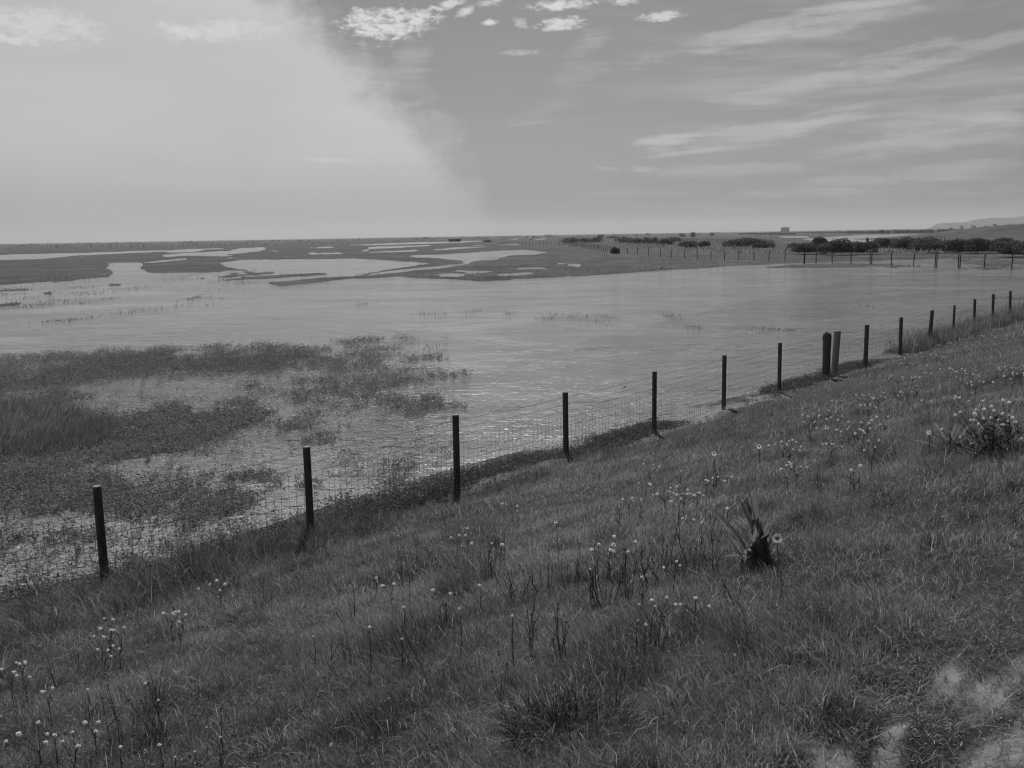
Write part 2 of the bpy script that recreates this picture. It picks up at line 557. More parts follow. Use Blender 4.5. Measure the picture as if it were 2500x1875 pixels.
ws = N.m('ADD', ws, N.m('MULTIPLY', N.m('SUBTRACT', N.noise(P, 1.1, 4, .55, .6), .5), 1.1))
shoal = N.m('MULTIPLY', N.rng(ws, 9.75, 8.9, 0, 1, True), N.rng(wd, 14.5, 12, .35, 1, True))     # cloud of stirred silt in the corner by the third post
shoal = N.m('MAXIMUM', shoal, N.m('MULTIPLY', N.rng(wd, 10.9, 10.3, 0, .8, True), N.rng(ws, 26, 18, 0, 1, True)))
base = N.m('ADD', N.m('MULTIPLY', .155, N.rng(silt, .3, .7, .8, 1.3)), N.m('MULTIPLY', shoal, .10))
p = N.node('ShaderNodeBsdfPrincipled'); nt.links.new(N.grey(base), p.inputs['Base Color'])
p.inputs['Roughness'].default_value = .11; p.inputs['IOR'].default_value = 1.333
# steep lee faces of the wind wavelets, each with its own slope: these catch the sun
vo = N.node('ShaderNodeTexVoronoi'); nt.links.new(N.scaled(P, 12.0, 21.0, 1, R_(-12)), vo.inputs['Vector']); vo.inputs['Scale'].default_value = 1.0
vs = N.node('ShaderNodeSeparateColor'); nt.links.new(vo.outputs['Color'], vs.inputs[0])
steep = N.m('MULTIPLY', N.rng(vs.outputs[2], .86, .95), N.rng(ruf, .35, .8, .25, 1))
tl = N.xyz(N.m('MULTIPLY', N.m('MULTIPLY', N.m('SUBTRACT', vs.outputs[0], .5), .55), steep), N.m('MULTIPLY', N.m('MULTIPLY', vs.outputs[1], -.62), steep), 0.0)
va = N.node('ShaderNodeVectorMath', operation='ADD'); nt.links.new(b.outputs[0], va.inputs[0]); nt.links.new(tl, va.inputs[1])
vn = N.node('ShaderNodeVectorMath', operation='NORMALIZE'); nt.links.new(va.outputs[0], vn.inputs[0])
nt.links.new(vn.outputs[0], p.inputs['Normal'])
nt.links.new(p.outputs[0], out.inputs[0])
M['water'] = m
mb = MB(); mb.add([(-1500, -40, 0), (1500, -40, 0), (1500, 1500, 0), (-1500, 1500, 0)], [[0, 1, 2, 3]])
water = mb.build('water', M['water'])
tag(water, 'wind-ruffled shallow flood water lying over the marsh', 'water', kind='structure')


# ------------------------------------------------------------------ leaf and blade makers
def unit(a): return a / (np.linalg.norm(a, axis=-1, keepdims=True) + 1e-9)


def blades(pos, L, W, lean, head, tone, droop=.5):
    """five-point bent blades; pos n x 3; arrays of n"""
    n = len(pos)
    h = np.stack([np.cos(head), np.sin(head), np.zeros(n)], -1)
    side = np.stack([-np.sin(head), np.cos(head), np.zeros(n)], -1)
    tw = rng.uniform(0, math.pi, n)
    side = side * np.cos(tw)[:, None] + h * np.sin(tw)[:, None]
    up = np.array([0, 0, 1.0])
    d1 = unit(h * np.sin(lean)[:, None] + up * np.cos(lean)[:, None])
    l2 = lean + droop * (.4 + rng.random(n))
    d2 = unit(h * np.sin(l2)[:, None] + up * np.cos(l2)[:, None])
    mid = pos + d1 * (L * .55)[:, None]; tip = mid + d2 * (L * .5)[:, None]
    w = (W * .5)[:, None]
    V = np.stack([pos - side * w, pos + side * w, mid - side * w * .85, mid + side * w * .85, tip], 1).reshape(-1, 3)
    o = (np.arange(n) * 5)[:, None]
    T = np.concatenate([o + np.array([[0, 1, 3]]), o + np.array([[0, 3, 2]]), o + np.array([[2, 3, 4]])], 0)
    return V, T, np.repeat(tone, 5)


def diamonds(pos, dirv, nrm, L, W, tone):
    """pointed leaves"""
    n = len(pos)
    dirv = unit(dirv); side = unit(np.cross(dirv, nrm))
    V = np.stack([pos, pos + dirv * (L * .5)[:, None] - side * (W * .5)[:, None], pos + dirv * L[:, None],
                  pos + dirv * (L * .5)[:, None] + side * (W * .5)[:, None]], 1).reshape(-1, 3)
    Fq = (np.arange(n) * 4)[:, None] + np.array([[0, 1, 2, 3]])
    return V, Fq, np.repeat(tone, 4)


def rdir(n, zlo=-1, zhi=1):
    z = rng.uniform(zlo, zhi, n); t = rng.uniform(0, 2 * math.pi, n); r = np.sqrt(np.maximum(1 - z * z, 0))
    return np.stack([r * np.cos(t), r * np.sin(t), z], -1)


# ------------------------------------------------------------------ bank turf
def bank_points(n, rmin, rmax, power):
    """points on the bank inside the field of view plus a margin"""
    u = rng.random(n)
    r = (rmin ** power + u * (rmax ** power - rmin ** power)) ** (1 / power)
    az = rng.uniform(R_(-33), R_(33), n)
    x = r * np.sin(az) + rng.normal(0, .2, n); y = r * np.cos(az)
    return x, y


def turf_set(n, rmin, rmax, power, Lr, Wr):
    x, y = bank_points(n, rmin, rmax, power)
    d, s = ds(x, y)
    keep = (d < 9.9 + .6 * (fbm(s * .8, d, 9, 2) - .5)) & (d > -3)
    # thin on the trodden path
    worn = worn_np(x, y)
    keep &= rng.random(n) > worn * .74
    gap = sstep(.62, .75, fbm(x * 1.9, y * 1.9, 15, 3))
    keep &= rng.random(n) > gap * .5
    silt = sstep(9.0, 9.5, d) * sstep(7.5, 10, s) * sstep(33, 24, s)
    keep &= rng.random(n) > silt * .9
    x, y, d, s = x[keep], y[keep], d[keep], s[keep]
    n = len(x)
    tall = fbm(x * .8, y * .8, 90, 3)
    L = rng.uniform(*Lr, n) * (.45 + 1.1 * tall) * np.where(d < 1.2, .6, 1)
    clump = fbm(x * 3.1, y * 3.1, 91, 3)
    L = L * (.6 + .8 * clump)
    band = sstep(8.3, 9.1, d) * sstep(8.6, 6.4, s)            # rank dark grass along the toe at the near end
    L = L * (1 + 3.2 * band)
    r = np.hypot(x, y)
    W = np.maximum(rng.uniform(*Wr, n), r * .0004)
    lean = np.abs(rng.normal(.45, .5, n)) + np.where(d < 1.2, .35, 0)
    comb = fbm(x * .5, y * .5, 33, 2) * 9
    head = comb + rng.normal(0, 1.5, n)
    tone = rng.uniform(.03, .105, n) * (.45 + 1.1 * fbm(x * .6, y * .6, 44, 4)) * (.5 + 1.0 * fbm(x * 2.2, y * 2.2, 45, 3)) * (1 - .4 * band)
    pk = sstep(.60, .72, fbm(x * 2.6, y * 2.6, 46, 3))            # pockets between clumps: their shadow put into the blade tone, blades longer
    tone = tone * (1 - .45 * pk); L = L * (1 + .7 * pk)
    dry = rng.random(n) < .05 + .10 * sstep(.5, .7, fbm(x * .9, y * .9, 55, 3)) + .12 * sstep(2, 1, d)
    tone = np.where(dry, rng.uniform(.10, .22, n), tone)
    pos = np.stack([x, y, zground(x, y) - .01], -1)
    return blades(pos, L, W, lean, head, tone, .7)


def join(parts):
    Vs, Fs, Ts, n = [], [], [], 0
    for V, Fc, T in parts:
        Vs.append(V); Fs.append(Fc + n); Ts.append(T); n += len(V)
    return np.concatenate(Vs), np.concatenate(Fs), np.concatenate(Ts)


V, T, tn = join([turf_set(330000, 1.6, 7, 1.3, (.04, .10), (.0018, .0034)),
                 turf_set(270000, 6, 16, 1.2, (.045, .11), (.003, .005)),
                 turf_set(130000, 14, 60, 1.05, (.06, .14), (.006, .010))])
# dead straws lying in the turf
n = 5200
x, y = bank_points(n, 2, 13, 1.2); d, s = ds(x, y); kp = (d < 9.5) & (d > -.5); x, y = x[kp], y[kp]; n = len(x)
V2, T2, t2 = blades(np.stack([x, y, zground(x, y) + .02], -1), rng.uniform(.07, .22, n), np.full(n, .003), rng.uniform(.6, 1.5, n), rng.uniform(0, 6.3, n), rng.uniform(.07, .13, n), .5)
V, T, tn = join([(V, T, tn), (V2, T2, t2)])
o = link('grass', mesh('grass', V, T, M['blade'], tn))
tag(o, 'short rough grass covering the whole flood bank in front', 'grass', kind='stuff')

# ------------------------------------------------------------------ leafy plants (purslane along the fence, samphire beds in the flood)
def leafy_clumps(px, py, pz, hgt, spread, k, Lr, Wr, tr):
    n = len(px)
    cx = np.repeat(px, k); cy = np.repeat(py, k); cz = np.repeat(pz, k); hh = np.repeat(hgt, k); sp = np.repeat(spread, k)
    t = rng.random(n * k)
    a = rng.uniform(0, 2 * math.pi, n * k)
    rad = sp * np.sqrt(rng.random(n * k))
    pos = np.stack([cx + rad * np.cos(a), cy + rad * np.sin(a), cz + hh * t], -1)
    d = rdir(n * k, .0, 1.0)
    tone = np.repeat(rng.uniform(.75, 1.25, n), k) * rng.uniform(*tr, n * k)
    return diamonds(pos, d, rdir(n * k), rng.uniform(*Lr, n * k) * (1 - .0 * t), rng.uniform(*Wr, n * k), tone)


# band along the fence foot
n = 22000
s = rng.uniform(-3, 48, n); d = rng.normal(9.75, .26, n)
x = NX * d + SX * s; y = NY * d + SY * s
dens = sstep(.42, .60, fbm(s * .55, d * .6, 101, 3)) * np.where(s < 4.5, .25, 1) * np.where(s > 33, .5, 1)
dens = np.where((s > 6.2) & (s < 10.2), np.maximum(dens, sstep(1.1, .4, np.abs(d - 9.55))), dens)
kp = (rng.random(n) < dens) & (d < 10.9) & (d > 8.9)
x, y = x[kp], y[kp]
V, Fq, tn = leafy_clumps(x, y, np.maximum(zground(x, y), -.02), rng.uniform(.05, .17, len(x)) * np.where((s[kp] > 6) & (s[kp] < 10.3), 1.3, .75), rng.uniform(.05, .10, len(x)), 13, (.026, .05), (.011, .019), (.035, .095))
o = link('purslane', mesh('purslane', V, Fq, M['leaf'], tn))
tag(o, 'low fleshy purslane growing in a band along the fence foot', 'ground cover', kind='stuff')

# samphire beds standing in the flood water
MID = [(-150, 860), (300, 855), (560, 835), (820, 830), (1000, 850), (1090, 880), (1115, 950), (1090, 1010), (1020, 1062), (900, 1090), (760, 1105),
       (700, 1150), (655, 1210), (690, 1290), (450, 1370), (300, 1420), (-150, 1560)]
HOLE = [(690, 1110), (1110, 1010), (1110, 1200), (900, 1240), (770, 1260), (690, 1200)]
n = 90000
az = rng.uniform(R_(-33), R_(-1), n); r = rng.uniform(9.5 ** .8, 36 ** .8, n) ** 1.25
x = r * np.sin(az); y = r * np.cos(az)
px, py = proj(x, y, np.zeros(n))
d, s = ds(x, y)
patch = fbm(x * .42, y * .42, 120, 4); fineN = fbm(x * 1.6, y * 1.6, 121, 3)
comb = patch * .5 + fineN * .5
dens = np.zeros(n)
rag_x = px + (fbm(x * .7, y * .7, 130, 3) - .5) * 420
q = pip(rag_x, py + (fineN - .5) * 120, MID); dens[q] = np.maximum(sstep(.50, .58, comb[q]) * .62, .035)
q = pip(px, py, CLEAR); dens[q] = np.maximum(sstep(.57, .68, comb[q]) * .5, .015)
q = pip(px, py, HOLE); dens[q] = np.maximum(sstep(.60, .7, comb[q]) * .5, .012)
low = pip(px, py, [(-200, 1180), (560, 1150), (620, 1300), (300, 1440), (-200, 1600)]); dens[low] = np.maximum(dens[low], np.maximum(sstep(.46, .54, comb[low]) * .8, .12))
for P_ in (D1, D2):
    q = pip(px + (patch - .5) * 160, py + (fineN - .5) * 70, P_); dens[q] = np.maximum(dens[q], .34 + .5 * sstep(.38, .54, comb[q]))
grassy = pip(px, py, D_([(-300, 640), (600, 700), (900, 850), (800, 1000), (300, 1080), (-300, 1100)]))
dens = np.where(d < 10.2, 0, dens)
kp = rng.random(n) < dens
gx, gy = x[kp & grassy], y[kp & grassy]
x, y, r = x[kp & ~grassy], y[kp & ~grassy], r[kp & ~grassy]
sc = 1 + (r - 12) * .028
k = 9
V, Fq, tn = leafy_clumps(x, y, np.zeros(len(x)) + .005, rng.uniform(.05, .15, len(x)) * sc, rng.uniform(.03, .07, len(x)) * sc, k, (.032, .062), (.013, .025), (.03, .075))
o = link('samphire', mesh('samphire', V, Fq, M['marshleaf'], tn))
tag(o, 'dark leafy samphire beds standing in the shallow water at left', 'marsh plants', kind='stuff')

# tufts far out in the water, and the sward of the marsh islands
parts = []
TUFT = [(random.uniform(-10, 330), random.uniform(700, 742)) for _ in range(26)] + [(random.uniform(-10, 120), random.uniform(740, 752)) for _ in range(8)] + [(random.uniform(420, 720), random.uniform(668, 690)) for _ in range(14)] + A_([(360, 742), (300, 748), (440, 736), (520, 728), (760, 690), (850, 684), (1000, 668), (1150, 612), (1190, 600), (1250, 605), (1285, 562), (1340, 607),
           (1440, 527), (1240, 652)]) + B_([(540, 697), (460, 694), (590, 694), (805, 672), (1290, 700), (1260, 720), (1430, 712), (1450, 708), (1580, 705), (1620, 700),
           (1680, 712), (1600, 748), (1680, 744), (2030, 705), (2060, 712), (2070, 704), (1030, 686), (90, 635)]) + \
    [(1685, 795), (1705, 797), (1870, 802), (1890, 803), (1905, 804), (1850, 808), (1925, 806), (2105, 745), (2470, 727), (2480, 729), (2455, 730), (1060, 845), (1080, 848), (1045, 850), (1000, 828)]
tx, ty = [], []
for (px_, py_) in TUFT:
    c = at(px_, py_); r0 = np.hypot(c[0], c[1]); m_ = random.randint(20, 60)
    tx.append(c[0] + rng.normal(0, random.uniform(.003, .009) * r0, m_)); ty.append(c[1] + rng.normal(0, random.uniform(.008, .03) * r0, m_))
tx = np.concatenate(tx); ty = np.concatenate(ty)
rT = np.hypot(tx, ty); nT = len(tx)
parts.append(blades(np.stack([tx, ty, np.full(nT, -.02)], -1), rng.uniform(.03, .10, nT), np.maximum(.02, rT * .0006), np.abs(rng.normal(.3, .35, nT)), rng.uniform(0, 6.3, nT), rng.uniform(.02, .045, nT), .5))
n = 150000
az = rng.uniform(R_(-33), R_(33), n); ipx = rng.uniform(1 / 330, 1 / 16, n); r = 1 / ipx
x = r * np.sin(az); y = r * np.cos(az)
mm = land_mask(x, y); d, s = ds(x, y)
px, py = proj(x, y, np.zeros(n))
leafyzone = pip(px, py, MID) & ~pip(px, py, D_([(-300, 640), (600, 700), (900, 850), (800, 1000), (300, 1080), (-300, 1100)]))
kp = (mm > .5) & (d > 10.5) & ~leafyzone
x, y, r = x[kp], y[kp], r[kp]; n = len(x)
tone = rng.uniform(.022, .055, n) * (.5 + 1.0 * fbm(x / 9, y / 9, 140, 4))
parts.append(blades(np.stack([x, y, np.full(n, .04)], -1), rng.uniform(.06, .22, n) * (.6 + .8 * fbm(x / 5, y / 5, 141, 3)), np.maximum(.012, r * .0006), np.abs(rng.normal(.3, .4, n)), rng.uniform(0, 6.3, n), tone, .5))
ng = len(gx)
for rep in range(3):
    parts.append(blades(np.stack([gx + rng.normal(0, .12, ng), gy + rng.normal(0, .12, ng), np.full(ng, .02)], -1), rng.uniform(.12, .34, ng), np.full(ng, .011), np.abs(rng.normal(.35, .3, ng)),
                        .3 + rng.normal(0, .8, ng), rng.uniform(.045, .085, ng) * (.6 + .8 * fbm(gx * .5, gy * .5, 142, 3)), .6))
V, T, tn = join(parts)
o = link('marsh_grass', mesh('marsh_grass', V, T, M['blade'], tn))
tag(o, 'marsh grass on the low islands and in tufts out in the flood', 'grass', kind='stuff')

# reedy tall grass at the far end of the near fence
n = 5200
s = rng.uniform(29, 52, n); d = rng.normal(9.9, .45, n)
kp = rng.random(n) < sstep(.3, .5, fbm(s * .6, d, 150, 3)) * sstep(28, 34, s)
s, d = s[kp], d[kp]; n = len(s)
x = NX * d + SX * s; y = NY * d + SY * s
V, T, tn = blades(np.stack([x, y, np.maximum(zground(x, y), 0)], -1), rng.uniform(.25, .62, n), np.full(n, .02), np.abs(rng.normal(.1, .2, n)), rng.uniform(0, 6.3, n), rng.uniform(.04, .09, n), .5)
o = link('tall_grass', mesh('tall_grass', V, T, M['blade'], tn))
tag(o, 'tall seeding grass round the last posts of the near fence', 'grass', kind='stuff')

# ------------------------------------------------------------------ near wire fence
def px_(p): return [(a * 1.1302, b_ * 1.1302) for a, b_ in p]


BASES = px_([(229, 1274), (673, 1180), (988, 1070), (1223, 1003), (1413, 943), (1563, 890), (1683, 852), (1784, 826), (1801, 820), (1869, 797), (1944, 767),
             (2007, 745), (2059, 725), (2104, 710), (2144, 700), (2181, 690), (2213, 682)])
TOPS = px_([(209, 1050), (662, 965), (984, 896), (1221, 847), (1414, 802), (1565, 767), (1685, 740), (1787, 720), (1809, 715), (1873, 701), (1947, 685),
            (2014, 670), (2062, 659), (2106, 646), (2146, 635), (2183, 628), (2215, 624)])
DIAM = [.095, .095, .10, .095, .09, .095, .095, .20, .175, .12, .11, .12, .085, .10, .10, .10, .10]


def post_mesh(base, top, dia, mat, seg=14, ragged=False):
    mb = MB()
    base = np.asarray(base, float); top = np.asarray(top, float)
    rad = dia / 2
    ax = top - base
    pts = [base - ax * .12, base + ax * .25, base + ax * .6, base + ax * .93, top - ax * .006]
    if ragged:
        mb.tube(pts, [rad * 1.04, rad, rad * .98, rad * 1.08, rad * .92], seg, False)
        u = np.array([1.0, 0, 0]); v = np.array([0, 1.0, 0])
        for kk in range(9):                    # splintered, bruised head
            a = kk * .7; q = top + (u * math.cos(a) + v * math.sin(a)) * rad * .62
            mb.tube([q - [0, 0, .06], q + [0, 0, random.uniform(-.01, .035)]], [rad * .42, rad * .22], 5)
        mb.ball(top - [rad * .35, 0, .10], (rad * .85, rad * .8, .10), 9, 6)
    else:
        mb.tube(pts, [rad * 1.03, rad * 1.0, rad * .985, rad * .975, rad * .96], seg, False)
    me = mb.mesh('post', mat, True)
    return me


def post_end(top, base, dia):
    ax = np.asarray(top) - np.asarray(base); ax = ax / np.linalg.norm(ax)
    mb = MB(); top = np.asarray(top)
    mb.tube([top - ax * .012, top + ax * .002], [dia / 2 * .97, dia / 2 * .90], 14)
    return mb


def hang(a, b_, n, sag=.012):
    return [a + (b_ - a) * t + np.array([0, 0, -sag * 4 * t * (1 - t)]) for t in np.linspace(0, 1, n)]


FENCE_PTS = []
for (bx, by), (tx_, ty_), dia in zip(BASES, TOPS, DIAM):
    b0 = at(bx, by, .06); t0 = at_depth(tx_, ty_, b0[1])
    FENCE_PTS.append((b0, t0, dia))


def near_fence(idx, label, extra=None):
    f = empty('wire_fence', FENCE_PTS[idx[0]][0])
    tag(f, label, 'fence', 'near wire fence at the foot of the bank')
    off = -np.asarray(f.location)
    P_ = [(b0 + off, t0 + off, dia) for b0, t0, dia in (FENCE_PTS[q] for q in idx)]
    for q, (b0, t0, dia) in zip(idx, P_):
        big = dia > .15
        o = link('post', post_mesh(b0, t0, dia, M['palepost'] if q == 8 else M['post'], 16 if big else 12, q == 7), None, f)
        if q != 7: post_end(t0, b0, dia).build('post_top', M['postend'], o)
        if q == 7: o['label'] = 'thick dark strainer post with a splintered head'
        if q == 8: o['label'] = 'thick pale strainer post with a flat sawn top'
    if extra:
        P_ = extra(P_)
    # strands and netting on the camera side of the posts
    nrm = np.array([-NX, -NY, 0])
    WR = .0024
    strands = [.945, .845]
    net = [.755, .655, .545, .45, .36, .28, .20, .12, .05]
    mbs = [MB(), MB()]; mn = MB()
    for (a0, a1, da), (c0, c1, dc) in zip(P_[:-1], P_[1:]):
        oa, oc = nrm * da * .52, nrm * dc * .52
        jit = [random.uniform(-.018, .018) for _ in range(4)]
        for si, fr in enumerate(strands):
            mbs[si].tube(hang(a0 + (a1 - a0) * fr + oa, c0 + (c1 - c0) * fr + oc, 7, .014 + abs(jit[si])), WR, 4, False)
        lines = []
        nv = max(3, int(np.linalg.norm(c0 - a0) / .095))
        for hi, fr in enumerate(net):
            pl = hang(a0 + (a1 - a0) * fr + oa, c0 + (c1 - c0) * fr + oc, nv + 1, .012)
            for q in range(1, nv):
                pl[q] = pl[q] + np.array([0, 0, random.gauss(0, .0035)])
            lines.append(pl)
            mn.tube(pl, WR * .95, 4, False)
        for q in range(1, nv):
            dx = random.gauss(0, .006)
            seq = [l[q] + np.array([SX, SY, 0]) * (dx + random.gauss(0, .004)) for l in lines]
            mn.tube(seq, WR * .85, 3, False)
    for q in range(2): mbs[q].build('strand', M['wire'], f)
    mn.build('wire_netting', M['wire'], f)
    return f


def with_left(P_):
    (b0, t0, d0), (b1, t1, d1) = P_[0], P_[1]
    step = (b0 - b1); step = step / np.linalg.norm(step) * 2.6
    return [(b0 + step, t0 + step, d0)] + P_


f1 = near_fence(list(range(0, 8)), 'near wire fence running from the lower left to the thick dark strainer post', with_left)
# a post of the same fence just outside the left edge carries the netting on
b0, t0, dd0 = FENCE_PTS[0]; stp = (FENCE_PTS[0][0] - FENCE_PTS[1][0]); stp = stp / np.linalg.norm(stp) * 2.6
off = -np.asarray(f1.location)
link('post', post_mesh(b0 + stp + off, t0 + stp + off, dd0, M['post'], 12), None, f1)
# tensioner on the upper strand between the fourth and fifth post
c = at_depth(1525, 945, (FENCE_PTS[3][0][1] + FENCE_PTS[4][0][1]) / 2 + .9) + off
mb = MB(); mb.ball(c, (.018, .018, .02), 8, 5); mb.tube([c - [.06, .06, .02], c + [.06, .06, .02]], .004, 5)
mb.build('wire_tensioner', M['wire'], f1)
f2 = near_fence(list(range(8, 17)), 'near wire fence running from the thick pale strainer post off to the right')

# ------------------------------------------------------------------ distant fences
def far_fence(name, label, pts, height, dia, wires=3, lean=.03, group='distant post and wire fences', thick=()):
    f = empty(name, pts[0]); tag(f, label, 'fence', group)
    o0 = np.asarray(pts[0], float); hs = []
    base = None
    for q, p_ in enumerate(pts):
        hh = height * random.uniform(.92, 1.06)
        hs.append(hh)
        mb = MB(); L = np.asarray(p_, float) - o0
        t = np.array([random.gauss(0, lean), random.gauss(0, lean), 1.0]) * hh
        dd_ = dia * (1.9 if q in thick else 1)
        mb.tube([L - t * .1, L + t * .5, L + t], [dd_ / 2, dd_ / 2, dd_ / 2 * .95], 7)
        mb.build('post', M['post'], f)
    for w in range(wires):
        fr = .95 - w * .3
        mb = MB(); mb.tube([np.asarray(p_) - o0 + np.array([0, 0, h_ * fr]) for p_, h_ in zip(pts, hs)], .004, 3, False)
        mb.build('strand', M['wire'], f)
    return f


zc = lambda a, b_: (1650 + a * .3843, 500 + b_ * .3843)
zb_ = lambda a, b_: (850 + a * .3843, 500 + b_ * .3843)
shore = [zb_(1723, 318), zb_(1774, 318), zb_(1837, 321), zb_(1907, 326), zb_(1983, 333), zb_(2052, 340), zc(55, 343), zc(136, 348), zc(222, 350), zc(309, 353), zc(400, 353), zc(495, 356),
         zc(591, 356), zc(693, 360), zc(815, 370), zc(890, 373), zc(993, 373), zc(1112, 376), zc(1233, 378), zc(1243, 378), zc(1370, 383), zc(1510, 386), zc(1646, 394), zc(1656, 394),
         zc(1795, 398), zc(1805, 398), zc(1958, 404), zc(2133, 410), zc(2330, 417)]
far_fence('wire_fence', 'post and wire fence along the far shore of the flood, below the dark hedge', [at(a, b_, .06) for a, b_ in shore], 1.3, .11, 2, .02, thick=(0, 14))
a0 = at(*zb_(1700, 310), .06); a1 = at(*zb_(1365, 252), .1)
far_fence('wire_fence', 'close ranked fence receding from the far shore towards a dark bush', [a0 + (a1 - a0) * t for t in np.linspace(0, 1, 38)], 1.35, .12, 2, .015)
z5 = lambda a: (1150 + a * .1582, 598.2)
far_fence('wire_fence', 'short fence of thin posts crossing the marsh beyond the hummocks', [at(*z5(a), .08) for a in (462, 490, 515, 540, 560, 590, 635, 690, 740, 790, 843, 900, 950, 1005, 1060, 1118, 1172, 1235, 1295, 1355)], 1.45, .14, 2, .02)
left = [at(105 + 16.5 * q + random.uniform(-5, 5), 608.5 - .0166 * (105 + 16.5 * q) + 1.7, .2) for q in range(46)]
far_fence('wire_fence', 'very distant fence line crossing the plain at the far left', left, 1.5, .2, 1, .04)
scr = [at(*zb_(1960 + q * 14, 232 + q * .35), .6) for q in range(18)] + [at(*zc(20 + q * 14, 236 + q * .25), .6) for q in range(22)]
far_fence('wire_fence', 'fence half hidden in the scrub left of the dark hedge', scr, 1.3, .13, 1, .02)
rt = [at(*zc(1620 + q * 17, 226 + q * .2), .3) for q in range(8)]
far_fence('wire_fence', 'row of stakes in the far lagoon above the middle of the hedge', rt, 1.3, .15, 1, .03)


# ------------------------------------------------------------------ bushes
def bush(name, c, rx, ry, h, label, cat='bush', group=None, nleaf=2600, leaf=.26, tone=(.022, .06), lumps=7):
    e = empty(name, c); tag(e, label, cat, group)
    L = []
    for q in range(lumps):
        t = (q + .5) / lumps
        L.append((random.uniform(-.8, .8) * rx, random.uniform(-.6, .6) * ry, random.uniform(.12, .55) * h, random.uniform(.32, .55)))
    L.append((0, 0, h * .42, .62)); L.append((-.5 * rx, -.4 * ry, h * .15, .5)); L.append((.5 * rx, -.4 * ry, h * .15, .5))
    per = nleaf // len(L); ps = []
    for (lx, ly, lz, fr) in L:
        dv = rdir(per, -.5, 1)
        rad = rng.uniform(.55, 1.06, per) ** .5
        R3 = np.array([max(rx * fr, .4), max(ry * fr, .4), h * min(fr, .55)])
        pz = np.array([lx, ly, lz]) + dv * R3 * rad[:, None]
        ps.append(pz)
    P3 = np.concatenate(ps); P3[:, 2] = np.maximum(P3[:, 2], .02)
    nn = len(P3)
    cl = fbm(P3[:, 0] * 1.1 + P3[:, 1], P3[:, 2] * 1.8, int(abs(c[0] * 10)) % 997, 3)
    tn = rng.uniform(*tone, nn) * (.35 + 1.3 * cl)
    V, Fq, tn = diamonds(P3, rdir(nn, -.3, 1), rdir(nn), rng.uniform(.6, 1.3, nn) * leaf, rng.uniform(.4, .8, nn) * leaf, tn)
    link('foliage', mesh('foliage', V, Fq, M['bushleaf'], tn), None, e)
    mb = MB()
    for q in range(7):
        a = random.uniform(0, 6.28); rr_ = random.uniform(.1, .5)
        p1 = np.array([math.cos(a) * rx * rr_ * .4, math.sin(a) * ry * rr_ * .4, 0]); p2 = np.array([math.cos(a) * rx * rr_, math.sin(a) * ry * rr_, h * .6])
        mb.tube([p1 - [0, 0, .1], (p1 + p2) / 2 + [0, 0, h * .1], p2], [.05, .035, .015], 5)
    mb.build('branches', M['twig'], e)
    return e


ORD = ['first', 'second', 'third', 'fourth', 'fifth', 'sixth', 'seventh', 'eighth', 'ninth', 'tenth', 'eleventh', 'twelfth', 'thirteenth', 'fourteenth', 'fifteenth', 'sixteenth',
       'seventeenth', 'eighteenth', 'nineteenth', 'twentieth', 'twenty-first', 'twenty-second', 'twenty-third', 'twenty-fourth', 'twenty-fifth', 'twenty-sixth', 'twenty-seventh', 'twenty-eighth', 'twenty-ninth', 'thirtieth']


def bush_at(zf, x0, x1, ytop, ybase, zg, **kw):
    (ax, ay) = zf((x0 + x1) / 2, ybase); c = at(ax, ay, zg)
    wpx = (x1 - x0) * .3843; hpx = (ybase - ytop) * .3843
    sc_ = c[1] / F
    return dict(c=c, rx=wpx * sc_ / 2, ry=max(1.2, min(wpx * sc_ / 2, 4)), h=hpx * sc_ * 1.06, **kw)


HEDGE = [(770, 930, 238, 300), (865, 962, 190, 296), (925, 1095, 213, 306), (1075, 1250, 232, 302), (1240, 1345, 212, 278), (1335, 1460, 212, 274), (1400, 1570, 200, 284),
         (1500, 1700, 200, 290), (1600, 1765, 228, 291), (1735, 1905, 206, 294), (1850, 1995, 204, 296), (1960, 2140, 208, 292), (2060, 2250, 222, 312), (2200, 2420, 215, 318)]
for q, (x0, x1, yt, yb) in enumerate(HEDGE):
    a = bush_at(zc, x0, x1, yt, yb, .45)
    nm = 'rounded bush standing tallest at the left end of the dark hedge' if q == 1 else 'dark bramble bush, %s from the left in the hedge beyond the flood' % ORD[q]
    bush('bramble_bush', a['c'], a['rx'] * 1.15, a['ry'], a['h'] * .86, nm, 'bush', 'dark bushes of the hedge beyond the flood', 4200, .30, (.03, .10), 10)
b_ = bush_at(zc, 285, 600, 215, 264, .5)
bush('bramble_bush', b_['c'], b_['rx'], 3, b_['h'], 'long low dark bramble standing alone left of the hedge', 'bush', None, 3600, .34, (.03, .08), 10)
b_ = bush_at(zc, 700, 790, 245, 282, .4)
bush('bramble_bush', b_['c'], b_['rx'], 2, b_['h'], 'low pale bush just left of the dark hedge', 'bush', None, 1500, .3, (.03, .075), 6)
